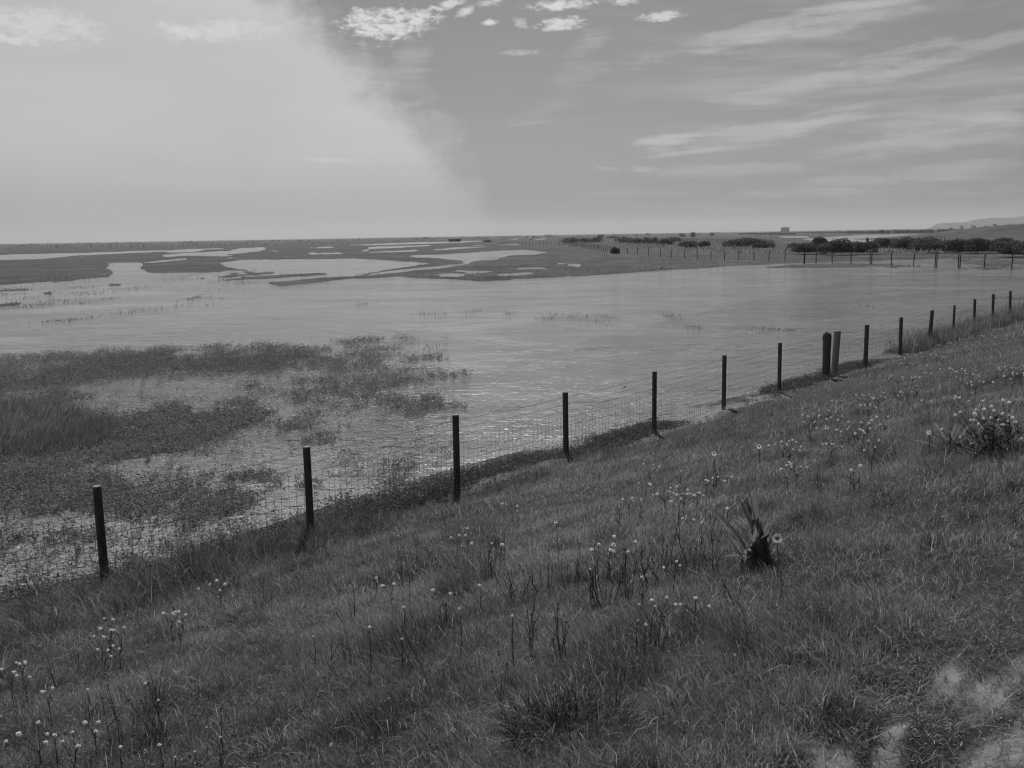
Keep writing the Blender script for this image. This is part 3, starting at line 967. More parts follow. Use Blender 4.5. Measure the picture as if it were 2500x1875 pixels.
SCRUB = [(zb_, 1355, 1485, 208, 243), (zb_, 1535, 1625, 205, 238), (zb_, 1580, 1625, 186, 214), (zb_, 1245, 1310, 188, 208), (zb_, 1690, 1790, 205, 240), (zb_, 1780, 1880, 210, 246), (zb_, 1870, 1960, 208, 250),
         (zb_, 1640, 1720, 198, 215), (zb_, 2105, 2212, 238, 262), (zb_, 1480, 1560, 212, 240), (zb_, 1960, 2060, 215, 255), (zb_, 2030, 2120, 205, 232), (zc, 0, 130, 236, 264), (zc, 20, 60, 184, 204), (zc, 130, 210, 236, 268),
         (zc, 215, 245, 176, 196), (zb_, 1890, 1920, 178, 196), (zb_, 470, 515, 206, 218), (zb_, 1678, 1708, 280, 308), (zb_, 850, 910, 226, 238), (zb_, 2170, 2212, 174, 206), (zb_, 1130, 1200, 196, 210), (zc, 60, 120, 250, 276), (zc, 500, 620, 246, 274)]
for q, (zf, x0, x1, yt, yb) in enumerate(SCRUB):
    b_ = bush_at(zf, x0, x1, yt, yb, .3)
    dark = q in (0, 8, 12, 18)
    xs = sum(1 for s_ in SCRUB if (s_[0] is zc, s_[1]) < (zf is zc, x0))
    bush('gorse_bush', b_['c'], b_['rx'], b_['ry'], b_['h'], '%s scrub bush, %s from the left, between the pools and the dark hedge' % ('dark' if dark else 'grey', ORD[xs]), 'bush',
         'scattered bushes left of the hedge', 1100, .4, (.02, .05) if dark else (.035, .08), 6)

# long far belts of scrub and the ragged skyline
parts = []
BELT = [(zc, 400, 760, 188, .8), (zc, 1090, 1360, 181, 1.2), (zc, 1380, 1640, 178, 1.5), (zc, 1660, 1920, 176, 1.6), (zc, 1950, 2230, 175, 1.6), (zc, 750, 1100, 178, .5)]
for zf, x0, x1, yb, hgt in BELT:
    n = 2600
    u = rng.uniform(x0, x1, n); P3 = np.array([at(*zf(a, yb + rng.normal(0, .6)), .2) for a in u])
    P3[:, 2] = .1 + hgt * rng.random(n) * (.5 + fbm(u * .05, u * 0, 7, 3))
    parts.append(diamonds(P3, rdir(n, 0, 1), rdir(n), rng.uniform(.8, 1.8, n), rng.uniform(.5, 1.0, n), rng.uniform(.03, .055, n)))
n = 15000
az = rng.uniform(R_(-40), R_(45), n); r = rng.uniform(700, 2600, n)
cl = fbm(az * 120, r / 300, 161, 4)
kp = cl > .52
az, r, cl = az[kp], r[kp], cl[kp]; n = len(az)
P3 = np.stack([r * np.sin(az), r * np.cos(az), rng.random(n) * (cl - .5) * 11], -1)
sc_ = r / 1400
parts.append(diamonds(P3, rdir(n, -.1, .6), rdir(n), rng.uniform(1, 2.6, n) * sc_, rng.uniform(.7, 1.6, n) * sc_, rng.uniform(.03, .07, n)))
V, Fq, tn = join(parts)
o = link('distant_scrub', mesh('distant_scrub', V, Fq, M['bushleaf'], tn))
tag(o, 'low scrub thickening into a ragged line along the horizon', 'scrub', kind='stuff')
# rank herbage on the hedge bank and in the heathy ground
n = 26000
u = rng.uniform(1360, 2560, n); vy = rng.uniform(582, 618, n)
P3 = np.array([at(a, b, .3) for a, b in zip(u, vy)])
cl = fbm(P3[:, 0] / 5, P3[:, 1] / 9, 171, 4)
lowedge = np.where(u < 1750, 602 + (u - 1360) * .028, 617)
kp = (cl > .44) & (vy < lowedge) & ~((u > 1900) & (vy < 596) & (u < 2500)) & (land_mask(P3[:, 0], P3[:, 1]) > .5)
P3 = P3[kp]; n = len(P3)
P3[:, 2] = .25
V, T, tn = blades(P3, rng.uniform(.3, .9, n), np.full(n, .16), np.abs(rng.normal(.4, .4, n)), rng.uniform(0, 6.3, n), rng.uniform(.05, .10, n) * (.6 + .8 * cl[kp]), .6)
o = link('rough_herbage', mesh('rough_herbage', V, T, M['blade'], tn))
tag(o, 'rough grass and herbage on the heathy ground round the far bushes', 'grass', kind='stuff')

# ------------------------------------------------------------------ hills, far trees, buildings
prof = [(2262, 560), (2272, 556), (2280, 550), (2290, 545), (2300, 544.3), (2330, 544.3), (2362, 541), (2397, 533.5), (2440, 531.5), (2475, 530.5), (2500, 527.5), (2650, 521), (2900, 514), (3300, 512), (3900, 524), (4600, 545)]
HD = 5200.0
V = []; Fs = []
xs_ = np.linspace(2258, 4600, 160)
pf = np.interp(xs_, [a for a, _ in prof], [b for _, b in prof])
for q, (a, b) in enumerate(zip(xs_, pf)):
    v = ray(a, b); hz = math.hypot(v[0], v[1])
    ux, uy = v[0] / hz, v[1] / hz
    ztop = max(EYE + v[2] / hz * HD, .5) * (1 + .03 * math.sin(q * 1.7) + .02 * math.sin(q * 4.1))
    steep = 60 if a < 2290 else 500
    for rr_, zz in ((HD - steep * 1.5, .0), (HD - steep * .8, ztop * .45), (HD - steep * .35, ztop * .8), (HD, ztop), (HD + 900, ztop * .9), (HD + 2200, 0)):
        V.append((ux * rr_, uy * rr_, zz))
for q in range(len(xs_) - 1):
    for w in range(5):
        Fs.append([q * 6 + w, q * 6 + w + 1, (q + 1) * 6 + w + 1, (q + 1) * 6 + w][::-1])
Fs.append([0, 1, 2, 3, 4, 5])
mb = MB(); mb.add(V, Fs)
o = mb.build('hills', M['hill'], None, True)
tag(o, 'long pale ridge of hills ending in a sea cliff at its left end', 'hills', kind='structure')


def cottage(name, c, w, d_, h, rz, label, cat, wallm, roofm, group=None, chimney=True):
    e = empty(name, c, rz); tag(e, label, cat, group)
    mb = MB(); mb.box((-w / 2, -d_ / 2, -.5), (w / 2, d_ / 2, h * .5)); mb.build('wall', wallm, e)
    mb = MB()
    o_ = .15
    mb.add([(-w / 2 - o_, -d_ / 2 - o_, h * .5), (w / 2 + o_, -d_ / 2 - o_, h * .5), (w / 2 + o_, d_ / 2 + o_, h * .5), (-w / 2 - o_, d_ / 2 + o_, h * .5),
            (-w / 2 * .82, 0, h), (w / 2 * .82, 0, h)], [[0, 1, 5, 4], [2, 3, 4, 5], [1, 2, 5], [3, 0, 4], [3, 2, 1, 0]])
    rf = mb.build('roof', roofm, e)
    if chimney:
        mb = MB(); mb.box((w * .2, -.3, h * .9), (w * .2 + .6, .3, h * 1.12)); mb.build('chimney', wallm, rf)
    return e


v = ray(1916.5, 564.4); hz = math.hypot(v[0], v[1]); BD_ = 2600
bc = np.array([v[0] / hz * BD_, v[1] / hz * BD_, .6])
bt = EYE + ray(1916.5, 554.8)[2] / hz * BD_
e = empty('boathouse', bc, -R_(16)); tag(e, 'lone dark boathouse with a steep roof on the skyline', 'building')
w2 = 19.5 / F * BD_ / 2; hh = bt - .6
mb = MB(); mb.box((-w2, -6, -2), (w2, 6, hh * .48)); mb.build('wall', M['wall'], e)
mb = MB(); mb.add([(-w2 - .4, -6.4, hh * .46), (w2 + .4, -6.4, hh * .46), (w2 + .4, 6.4, hh * .46), (-w2 - .4, 6.4, hh * .46), (-w2 * .84, 0, hh), (w2 * .84, 0, hh)],
                  [[0, 1, 5, 4], [2, 3, 4, 5], [1, 2, 5], [3, 0, 4], [3, 2, 1, 0]]); mb.build('roof', M['roof'], e)
# bird hide in the middle distance
c = at(1110, 585.5, .3); c = c * (700 / c[1]); c[2] = .1
e = empty('bird_hide', c); tag(e, 'long low dark bird hide on the plain beyond the pools', 'building')
mb = MB(); mb.box((-4.4, -1.5, -.3), (4.4, 1.5, 1.5)); mb.build('wall', M['wall'], e)
mb = MB(); mb.box((-4.7, -1.9, 1.502), (4.7, 1.9, 1.75)); mb.build('roof', M['roof'], e)
mb = MB(); mb.box((-4.0, -1.53, .95), (4.0, -1.503, 1.2)); mb.build('viewing_slot', M['cloth'], e)
# white hut
c = at(1294, 583, .2); c = c * (720 / c[1]); c[2] = .6
cottage('white_hut', c, 2.0, 2.0, 2.2, .2, 'tiny white hut on the far edge of the plain beyond the crossing fence', 'building', M['white'], M['white'], None, False)
for q, (a, b, w, lab) in enumerate([(2351, 545.5, 9, 'brightest white house on the brow of the hills'), (2325, 546.5, 6, 'small white house left of the brightest one on the hills'),
                                    (2397, 541, 9, 'grey house on the hillside right of the brightest one'), (2367, 543.5, 6, 'small pale house just right of the brightest one on the hills')]):
    v = ray(a, b); hz = math.hypot(v[0], v[1]); rr_ = HD - 60
    c = np.array([v[0] / hz * rr_, v[1] / hz * rr_, EYE + v[2] / hz * rr_])
    cottage('hill_house', c, w * 1.3, 7, 7, .3, lab, 'house', M['white'] if q != 2 else M['palepost'], M['white'] if q == 0 else M['palepost'], 'houses on the far hills')
for q, (a, b, w, lab) in enumerate([(2408, 557, 9, 'leftmost pale bungalow among the far trees below the hills'), (2435, 556, 8, 'middle pale bungalow among the far trees below the hills'),
                                    (2490, 556, 10, 'rightmost pale bungalow among the far trees below the hills')]):
    v = ray(a, b); hz = math.hypot(v[0], v[1]); rr_ = 1900
    c = np.array([v[0] / hz * rr_, v[1] / hz * rr_, max(.5, EYE + v[2] / hz * rr_)])
    cottage('bungalow', c, w, 6, 4.5, .2 * q, lab, 'house', M['white'], M['roof'], 'bungalows below the hills')


def tree(c, rw, h, label, group):
    e = empty('tree', c); tag(e, label, 'tree', group)
    n = 700
    L = [(random.uniform(-.5, .5) * rw, random.uniform(-.5, .5) * rw, h * random.uniform(.45, .75), random.uniform(.35, .6)) for _ in range(6)]
    ps = []
    for lx, ly, lz, fr in L:
        ps.append(np.array([lx, ly, lz]) + rdir(n // 6, -.7, 1) * np.array([rw * fr, rw * fr, h * .3]) * (rng.uniform(.4, 1.05, n // 6) ** .5)[:, None])
    P3 = np.concatenate(ps); nn = len(P3)
    V, Fq, tn = diamonds(P3, rdir(nn), rdir(nn), rng.uniform(.6, 1.2, nn) * h * .12, rng.uniform(.4, .8, nn) * h * .12, rng.uniform(.025, .055, nn))
    link('crown', mesh('crown', V, Fq, M['bushleaf'], tn), None, e)
    mb = MB(); mb.tube([(0, 0, -.3), (.05, 0, h * .3), (0, .1, h * .65)], [h * .03, h * .022, h * .008], 6)
    mb.tube([(.03, 0, h * .3), (rw * .4, 0, h * .6)], [h * .015, h * .005], 5); mb.tube([(.03, 0, h * .28), (-rw * .4, .2, h * .6)], [h * .015, h * .005], 5)
    mb.build('trunk', M['twig'], e)


v = ray(2154, 563.5); hz = math.hypot(v[0], v[1]); rr_ = 760
tree(np.array([v[0] / hz * rr_, v[1] / hz * rr_, .6]), 1.5, 3.0, 'lone dark round tree on the skyline right of the boathouse', None)
TR = [(2322, 556.5, 9, 6), (2349, 556.5, 9, 8), (2377, 556.5, 13, 9), (2394, 556, 8, 6), (2428, 556, 10, 11), (2446, 555.5, 9, 8), (2460, 555.5, 8, 8), (2474, 555.5, 10, 10), (2486, 555, 8, 9), (2500, 555, 12, 11), (2530, 555, 14, 11), (2412, 556, 7, 7)]
for q, (a, b, w, hp) in enumerate(sorted(TR)):
    v = ray(a, b); hz = math.hypot(v[0], v[1]); rr_ = 1950 + 60 * (q % 3)
    tree(np.array([v[0] / hz * rr_, v[1] / hz * rr_, .6]), w * rr_ / F * .5, hp * rr_ / F, 'far hazy tree below the hills, %s from the left in its row' % ORD[q], 'row of trees below the hills')

# ------------------------------------------------------------------ person and birds
def skinned(name, verts, edges, radii, mat, parent=None, loc=None, sub=1):
    me = bpy.data.meshes.new(name); me.from_pydata(verts, edges, []); me.update()
    o = link(name, me, mat, parent)
    if loc is not None: o.location = loc
    md = o.modifiers.new('skin', 'SKIN'); md.use_smooth_shade = True
    me_layer = me.skin_vertices[0] if me.skin_vertices else None
    if me_layer is None:
        bpy.context.view_layer.objects.active = o
        me_layer = me.skin_vertices[0]
    for q, r_ in enumerate(radii):
        me_layer.data[q].radius = (r_, r_) if not hasattr(r_, '__len__') else r_
    me_layer.data[0].use_root = True
    sd = o.modifiers.new('sub', 'SUBSURF'); sd.levels = sub; sd.render_levels = sub
    return o


c = at(2117, 599.5, .4)
pv = [(0, 0, .95), (0, .03, 1.15), (0, .06, 1.38), (0, .03, 1.50), (0, .0, 1.60), (0, -.01, 1.70),
      (.19, .05, 1.40), (.26, .02, 1.14), (.20, -.16, 1.02), (-.19, .05, 1.40), (-.26, .0, 1.14), (-.18, -.18, 1.05),
      (.10, 0, .88), (.12, -.03, .48), (.11, .04, .08), (.12, -.12, .03), (-.10, 0, .88), (-.14, .06, .48), (-.13, .16, .09), (-.14, .02, .03),
      (.19, -.26, .99), (-.16, -.28, 1.04)]
pe = [(0, 1), (1, 2), (2, 3), (3, 4), (4, 5), (2, 6), (6, 7), (7, 8), (2, 9), (9, 10), (10, 11), (0, 12), (12, 13), (13, 14), (14, 15), (0, 16), (16, 17), (17, 18), (18, 19), (8, 20), (11, 21)]
pr = [.15, .16, .18, .07, .10, .09, .08, .06, .05, .08, .06, .05, .10, .07, .05, .045, .10, .07, .05, .045, .035, .035]
per = skinned('person', pv, pe, pr, M['cloth'])
per.location = c; per.rotation_euler = (0, 0, R_(150))
tag(per, 'person in dark clothes walking behind the hedge, seen from the chest up', 'person')
mb = MB(); mb.ball((0, .01, 1.70), (.105, .115, .07), 10, 6); mb.build('hair', M['cloth'], per, True)
mb = MB(); mb.ball((0, .20, 1.20), (.15, .09, .24), 10, 6); mb.build('backpack', M['stem'], per, True)


def bird(name, c, s_, rz, label, mat, neck):
    v = [(0, -.22, .36), (0, 0, .40), (0, .18, .46), (0, .22, .46 + neck * .5), (0, .26, .46 + neck), (0, .34, .46 + neck - .01), (.04, 0, .2), (.04, 0, 0), (-.04, 0, .2), (-.04, .02, 0), (0, -.34, .32)]
    ed = [(1, 0), (1, 2), (2, 3), (3, 4), (4, 5), (1, 6), (6, 7), (1, 8), (8, 9), (0, 10)]
    rd = [.07, .12, .08, .035, .045, .012, .014, .012, .014, .012, .03]
    v = [tuple(np.array(q) * s_) for q in v]; rd = [q * s_ for q in rd]
    v[0], v[1] = v[1], v[0]; rd[0], rd[1] = rd[1], rd[0]
    ed = [tuple({0: 1, 1: 0}.get(w, w) for w in q) for q in ed]
    o = skinned(name, v, ed, rd, mat); o.location = c; o.rotation_euler = (0, 0, rz)
    tag(o, label, 'bird')
    return o


bird('egret', at(200, 634, .08), 1.3, R_(80), 'white egret standing on the dark marsh at far left', M['feather'], .32)
bird('gull', at(1615, 662, .0), .9, R_(-60), 'pale gull standing at the water edge below the far shore', M['palepost'], .08)

# ------------------------------------------------------------------ plants on the bank
def on_bank(px, py, h):
    """foot of a plant whose head, h above the turf, lies on this sight line"""
    v = ray(px, py); t = .8
    while t < 70:
        x, y, z = v[0] * t, v[1] * t, EYE + v[2] * t
        if z <= float(bank(np.array(x), np.array(y))) + h: break
        t += .01 + t * .002
    return np.array([x, y, float(bank(np.array(x), np.array(y)))]), t


HEADS = []
for q in range(4):                              # pale globular head of many little rays
    mb = MB()
    rq = random.Random(q)
    mb.ball((0, 0, 0), (.0105, .0105, .008), 9, 6)
    for w in range(26):
        a = rq.uniform(0, 6.28); zz = rq.uniform(-.3, 1); rr_ = math.sqrt(max(0, 1 - zz * zz))
        dvec = np.array([rr_ * math.cos(a), rr_ * math.sin(a), zz]); tn_ = np.array([-math.sin(a), math.cos(a), 0]) * .0032
        c0 = dvec * .008; c1 = dvec * rq.uniform(.013, .0165)
        mb.add([c0 - tn_, c0 + tn_, c1 + tn_ * .8, c1 - tn_ * .8], [[0, 1, 2, 3]])
    HEADS.append(mb.mesh('flower_head', M['paleflower']))


def flower_cluster(px, py, n, big, label):
    h = random.uniform(.16, .26)
    c, t = on_bank(px, py, h)
    e = empty('flower_cluster', c)
    spread = {1: 0}.get(n, .02 + .012 * n) * (1.4 if big else 1) * max(1, t / 7)
    stems = MB(); pts = []
    for q in range(n):
        a = q * 2.4 + random.random(); r0 = spread * math.sqrt((q + .3) / n) if n > 1 else 0
        pts.append(np.array([r0 * math.cos(a) * 1.5, r0 * math.sin(a), h + random.uniform(-.03, .02)]))
    fork = np.array([random.uniform(-.01, .01), 0, h * .55])
    stems.tube([(0, 0, -.03), fork], .0025, 5)
    for p_ in pts: stems.tube([fork, (fork + p_) / 2 + [0, 0, .01], p_], .0016, 4)
    for q in range(5):
        a = random.uniform(0, 6.28); zq = random.uniform(.02, h * .5)
        dvec = np.array([math.cos(a), math.sin(a), .7]); sd_ = np.array([-math.sin(a), math.cos(a), 0]) * .006
        b0_ = np.array([0, 0, zq]); stems.add([b0_, b0_ + dvec * .03 - sd_, b0_ + dvec * .06, b0_ + dvec * .03 + sd_], [[0, 1, 2, 3]])
    stems.build('stem', M['stem'], e)
    for p_ in pts:
        o = link('flower_head', random.choice(HEADS), None, e)
        o.location = p_; o.rotation_euler = (random.uniform(-.5, .5), random.uniform(-.5, .5), random.uniform(0, 6))
        s_ = random.uniform(.7, 1.15) * (1.2 if big else 1.0) * (.44 if t < 4.5 else (.8 if t < 6 else .95)) * (1 + max(0, t - 8) * .03)
        if n == 1 and not big: s_ *= .85
        o.scale = (s_, s_, s_)
    tag(e, label, 'wild flower', 'pale flower clusters on the bank')
    return e


FL = [(2315, 840, 10, 0), (2260, 867, 8, 0), (2214, 870, 2, 0), (2398, 824, 5, 0), (2495, 815, 2, 0), (2223, 889, 4, 0), (2195, 924, 7, 0), (2226, 921, 3, 0), (2257, 915, 1, 0), (2273, 914, 1, 0), (2315, 897, 3, 0),
      (2340, 901, 2, 0), (2352, 909, 4, 0), (2376, 907, 2, 0), (2384, 932, 6, 0), (2459, 901, 6, 0), (2475, 917, 5, 0), (2496, 912, 3, 0), (2120, 972, 4, 0), (2146, 966, 8, 0), (2097, 989, 3, 0), (2121, 989, 3, 0),
      (2020, 1003, 4, 0), (2047, 978, 2, 0), (1977, 1015, 3, 0), (1989, 1020, 2, 0), (2047, 1021, 2, 0), (2064, 1030, 2, 0), (2018, 1026, 1, 0), (1980, 1033, 2, 0), (2011, 1046, 3, 0), (2035, 1047, 3, 0), (2089, 1047, 4, 0),
      (2106, 1060, 2, 0), (2121, 1050, 2, 0), (2140, 1036, 3, 0), (2121, 1026, 2, 0), (2160, 1021, 2, 0), (1912, 1086, 6, 0), (1929, 1095, 3, 0), (1928, 1080, 3, 0), (2029, 1084, 5, 0), (2140, 1078, 2, 0), (2129, 1098, 2, 0),
      (1946, 1135, 5, 0), (1925, 1144, 2, 0), (2078, 1143, 1, 1), (2100, 1144, 1, 1), (2217, 955, 2, 0), (2238, 937, 1, 0), (2324, 970, 2, 0), (2269, 983, 2, 0), (1587, 1138, 3, 0), (1662, 1147, 1, 0), (1743, 1169, 6, 0),
      (1725, 1165, 1, 0), (1578, 1179, 3, 0), (1625, 1200, 5, 0), (1671, 1194, 2, 0), (1671, 1213, 4, 0), (1700, 1203, 3, 0), (1656, 1226, 2, 0), (1537, 1219, 3, 0), (1512, 1234, 1, 0), (1565, 1214, 1, 0), (1490, 1330, 6, 1),
      (1518, 1351, 2, 1), (1685, 1264, 2, 0), (1713, 1276, 1, 0), (1777, 1236, 1, 1), (1643, 1377, 3, 0), (1567, 1412, 1, 0), (1441, 1393, 1, 0), (1587, 1473, 2, 0), (1617, 1462, 3, 0), (1693, 1465, 4, 0), (1557, 1501, 1, 0),
      (1578, 1512, 1, 1), (535, 1430, 5, 1), (418, 1498, 4, 0), (443, 1495, 2, 0), (437, 1514, 1, 0), (266, 1511, 2, 0), (294, 1536, 2, 0), (263, 1542, 2, 0), (244, 1555, 2, 0), (291, 1577, 1, 0), (253, 1590, 4, 0),
      (50, 1618, 4, 0), (24, 1637, 2, 0), (62, 1651, 2, 0), (119, 1683, 2, 0), (92, 1792, 5, 1), (134, 1796, 1, 1), (176, 1778, 1, 0), (174, 1811, 2, 0), (228, 1765, 3, 0), (293, 1813, 1, 0), (355, 1661, 1, 0), (385, 1702, 1, 0),
      (390, 1827, 1, 0), (428, 1854, 1, 0), (537, 1788, 1, 0), (475, 1827, 1, 0), (214, 1674, 1, 0), (1251, 1232, 2, 1), (1263, 1248, 1, 0), (1141, 1294, 1, 0), (1143, 1327, 2, 0), (1115, 1311, 3, 0), (1219, 1329, 3, 0),
      (972, 1310, 1, 0), (918, 1408, 1, 0), (953, 1432, 2, 0), (1086, 1441, 2, 1), (986, 1479, 1, 0), (1122, 1482, 1, 0), (1252, 1501, 1, 0), (980, 1550, 1, 0), (765, 1558, 1, 0), (902, 1539, 1, 0), (1170, 1424, 1, 0),
      (1226, 1640, 1, 0), (2360, 975, 4, 1)]
MARKS = [('the broad-leaved dock', 1850, 1290), ('the largest daisy', 1897, 1315), ('the flowering shrub', 2400, 1030), ('the sword-leaved plant', 2318, 1075), ('the thick pale post', 2040, 900),
         ('the nearest fence post', 246, 1320), ('the second fence post', 755, 1230), ('the third fence post', 1115, 1120), ('the big dark tussock', 1400, 1740), ('the fourth fence post', 1382, 1060), ('the last fence posts', 2440, 760)]
NUM = ['', 'single pale flower head', 'pair of pale flower heads', 'three pale flower heads', 'four pale flower heads', 'five pale flower heads', 'six pale flower heads', 'seven pale flower heads', 'eight pale flower heads', 'nine pale flower heads', 'ten pale flower heads']
SIDES = {(1, 0): 'right of', (-1, 0): 'left of', (0, 1): 'below', (0, -1): 'above'}


def place_words(items):
    """for each (px, py, text): the text, where it stands by its nearest landmark, and its rank there"""
    got = {}
    for q, (a, b, txt) in enumerate(items):
        nm, mx, my = min(MARKS, key=lambda m_: math.hypot(a - m_[1], b - m_[2]))
        dx, dy = a - mx, b - my
        sd_ = SIDES[(1 if dx > 0 else -1, 0)] if abs(dx) > abs(dy) else SIDES[(0, 1 if dy > 0 else -1)]
        got.setdefault((txt, nm, sd_), []).append((math.hypot(dx, dy), q))
    res = {}
    for (txt, nm, sd_), v_ in got.items():
        v_.sort()
        for kq, (_, q) in enumerate(v_):
            res[q] = '%s %s %s' % (txt, sd_, nm) + ('' if len(v_) == 1 else ', %s' % ('nearest to it' if kq == 0 else ORD[kq] + ' nearest to it'))
    return [res[q] for q in range(len(items))]


labs = place_words([(a, b, NUM[n]) for a, b, n, _ in FL])
for (a, b, n, big), lb in zip(FL, labs):
    flower_cluster(a, b, n, big, lb)

# daisies
def daisy(px, py, dpx, lab):
    h = .24
    c, t = on_bank(px, py, h)
    e = empty('daisy', c)
    tag(e, lab, 'daisy', 'white daisies on the bank')
    rad = dpx / F * t / 2
    look = unit(np.array([-c[0], -c[1], 2.0 + EYE - c[2]]))          # faces up and out of the bank
    a = unit(np.cross(look, [0, 0, 1.0])); b = np.cross(look, a)
    hd = np.array([0, 0, h])
    mb = MB(); mb.tube([(0.01, 0, -.03), (.012, .005, h * .5), hd - look * .006], .0028, 6); mb.build('stem', M['stem'], e)
    mb = MB()
    for q in range(17):
        th = q * 2 * math.pi / 17 + random.uniform(-.06, .06); ln = rad * random.uniform(.9, 1.05)
        dv = a * math.cos(th) + b * math.sin(th); sv = -a * math.sin(th) + b * math.cos(th)
        w_ = rad * .17
        mb.add([hd + dv * rad * .3 - sv * w_ * .5, hd + dv * rad * .3 + sv * w_ * .5, hd + dv * ln * .7 + sv * w_ - look * .002, hd + dv * ln - look * .004 + sv * w_ * .4, hd + dv * ln - look * .004 - sv * w_ * .4, hd + dv * ln * .7 - sv * w_ - look * .002],
               [[0, 1, 2, 3, 4, 5]])
    mb.build('petals', M['petal'], e)
    mb = MB(); mb.ball((0, 0, 0), (rad * .40, rad * .40, rad * .22), 10, 6)
    o = mb.build('disc', M['disc'], e, True); o.location = hd + look * .003
    o.rotation_euler = Vector(look).to_track_quat('Z', 'Y').to_euler()


daisy(1897, 1315, 25, 'largest white daisy, in front of the broad-leaved dock')
daisy(2268, 1058, 12, 'white daisy left of the sword-leaved plant')
daisy(1743, 1107, 12, 'white daisy highest on the middle of the bank')
daisy(1853, 1090, 12, 'white daisy below the thick pale post')
daisy(1357, 1273, 10, 'small white daisy among dark stems below the fourth post')

# tall dark dry stems
def stem_clump(px, py, n, h, wpx, lab, lean=0.0):
    c, t = on_bank(px, py, 0)
    e_w = wpx / F * t
    mb = MB()
    for q in range(n):
        x0 = max(-.6, min(.6, random.gauss(0, .4))) * min(e_w, .06 * n); hh = h * random.uniform(.35, 1.1)
        ln = lean + random.gauss(0, .2); ly = random.gauss(0, .12)
        p0 = np.array([x0 * .4, random.gauss(0, .04), -.03]); p1 = p0 + [ln * hh * .5 + x0 * .4, ly * hh * .5, hh * .5]; p2 = p1 + [ln * hh * .35 + random.gauss(0, .012), ly * hh * .4, hh * .5]
        mb.tube([p0, p1, p2], [.0024, .0019, .0012], 5)
        if random.random() < .5:
            p3 = p1 + [random.uniform(-.06, .06), 0, random.uniform(.05, .12)]; mb.tube([p1, p3], [.002, .0012], 4)
        if random.random() < .6: mb.ball(p2, (.005, .005, .006), 6, 4)
    o = mb.build('dry_stems', M['stem'], None); o.location = c
    tag(o, lab, 'dry stems', 'clumps of dark dry stems on the bank')


STEMS = [(1260, 1480, 9, .34, 60, -.1), (1190, 1420, 7, .34, 60, -.1), (1225, 1370, 7, .32, 70, 0), (1330, 1440, 8, .30, 60, -.1), (1400, 1430, 9, .30, 70, 0), (1475, 1480, 12, .34, 80, 0), (1540, 1460, 9, .34, 60, -.05), (1590, 1430, 10, .32, 50, -.1),
         (1620, 1400, 9, .30, 50, -.1), (1690, 1380, 7, .38, 40, -.1), (1740, 1330, 6, .36, 30, .05), (1735, 1195, 8, .34, 50, -.1), (1750, 1420, 4, .34, 40, -.2), (1800, 1490, 4, .30, 40, -.2), (1885, 1470, 2, .36, 20, .05), (1055, 1400, 8, .28, 80, -.1),
         (1010, 1540, 2, .36, 20, .1), (1035, 1660, 3, .32, 50, -.3), (1060, 1570, 3, .30, 30, .1), (820, 1650, 2, .34, 20, -.45), (900, 1590, 3, .24, 40, -.1), (860, 1520, 4, .24, 60, -.15), (270, 1620, 3, .32, 40, -.4), (400, 1800, 4, .34, 60, -.35),
         (280, 1830, 3, .34, 50, -.3), (395, 1740, 3, .34, 30, -.05), (130, 1700, 2, .26, 20, .05), (2005, 1200, 3, .28, 20, 0), (2090, 1210, 3, .26, 30, 0), (2070, 1100, 5, .26, 60, 0), (2170, 1010, 8, .24, 90, 0), (2230, 980, 9, .24, 80, 0), (1385, 1620, 5, .30, 50, 0),
         (1290, 1590, 4, .32, 40, -.15), (1230, 1720, 2, .28, 14, -.05), (540, 1870, 1, .26, 10, -.05), (640, 1500, 2, .3, 20, 0), (1610, 1600, 3, .26, 30, 0), (2180, 1120, 3, .24, 30, -.1), (1000, 1440, 5, .28, 50, -.1)]
slabs = place_words([(a, b, 'single dry stem' if n == 1 else ('few dark dry stems' if n < 5 else 'clump of dark dry stems')) for a, b, n, *_ in STEMS])
for (a, b, n, h, w, ln), lb in zip(STEMS, slabs): stem_clump(a, b, n, h, w, lb, ln)


# broad leaves
def leaf_mesh(L, W, bend, tone, fold=.25, segs=7):
    V = []; Fs = []
    ang = 0; p = np.array([0.0, 0, 0])
    for q in range(segs + 1):
        t = q / segs
        w_ = W * math.sin(math.pi * min(1, .06 + t * .94) ** .8) * .5 + .002
        a = bend * t
        if q: p = p + np.array([math.sin(a), 0, math.cos(a)]) * L / segs
        nr_ = np.array([-math.cos(a), 0, math.sin(a)])
        V += [p + np.array([0, -w_, 0]) + nr_ * w_ * fold, p, p + np.array([0, w_, 0]) + nr_ * w_ * fold]
    for q in range(segs):
        for w in range(2):
            Fs.append([q * 3 + w, q * 3 + w + 1, (q + 1) * 3 + w + 1, (q + 1) * 3 + w])
    return mesh('leaf', np.array(V), np.array(Fs), M['broad'], np.full(len(V), tone), True)


def leafy_plant(name, px, py, leaves, label, cat, group=None, grow=1.0):
    c, t = on_bank(px, py, 0)
    e = empty(name, c); tag(e, label, cat, group)
    for (azd, tilt, L, W, bend, tone) in leaves:
        o = link('leaf', leaf_mesh(L * grow, W * grow, bend, tone), None, e)
        o.matrix_local = Matrix.Translation((random.gauss(0, .022 * grow), random.gauss(0, .02 * grow), 0)) @ Matrix.Rotation(R_(azd), 4, 'Z') @ Matrix.Rotation(R_(tilt), 4, 'Y')
    return e


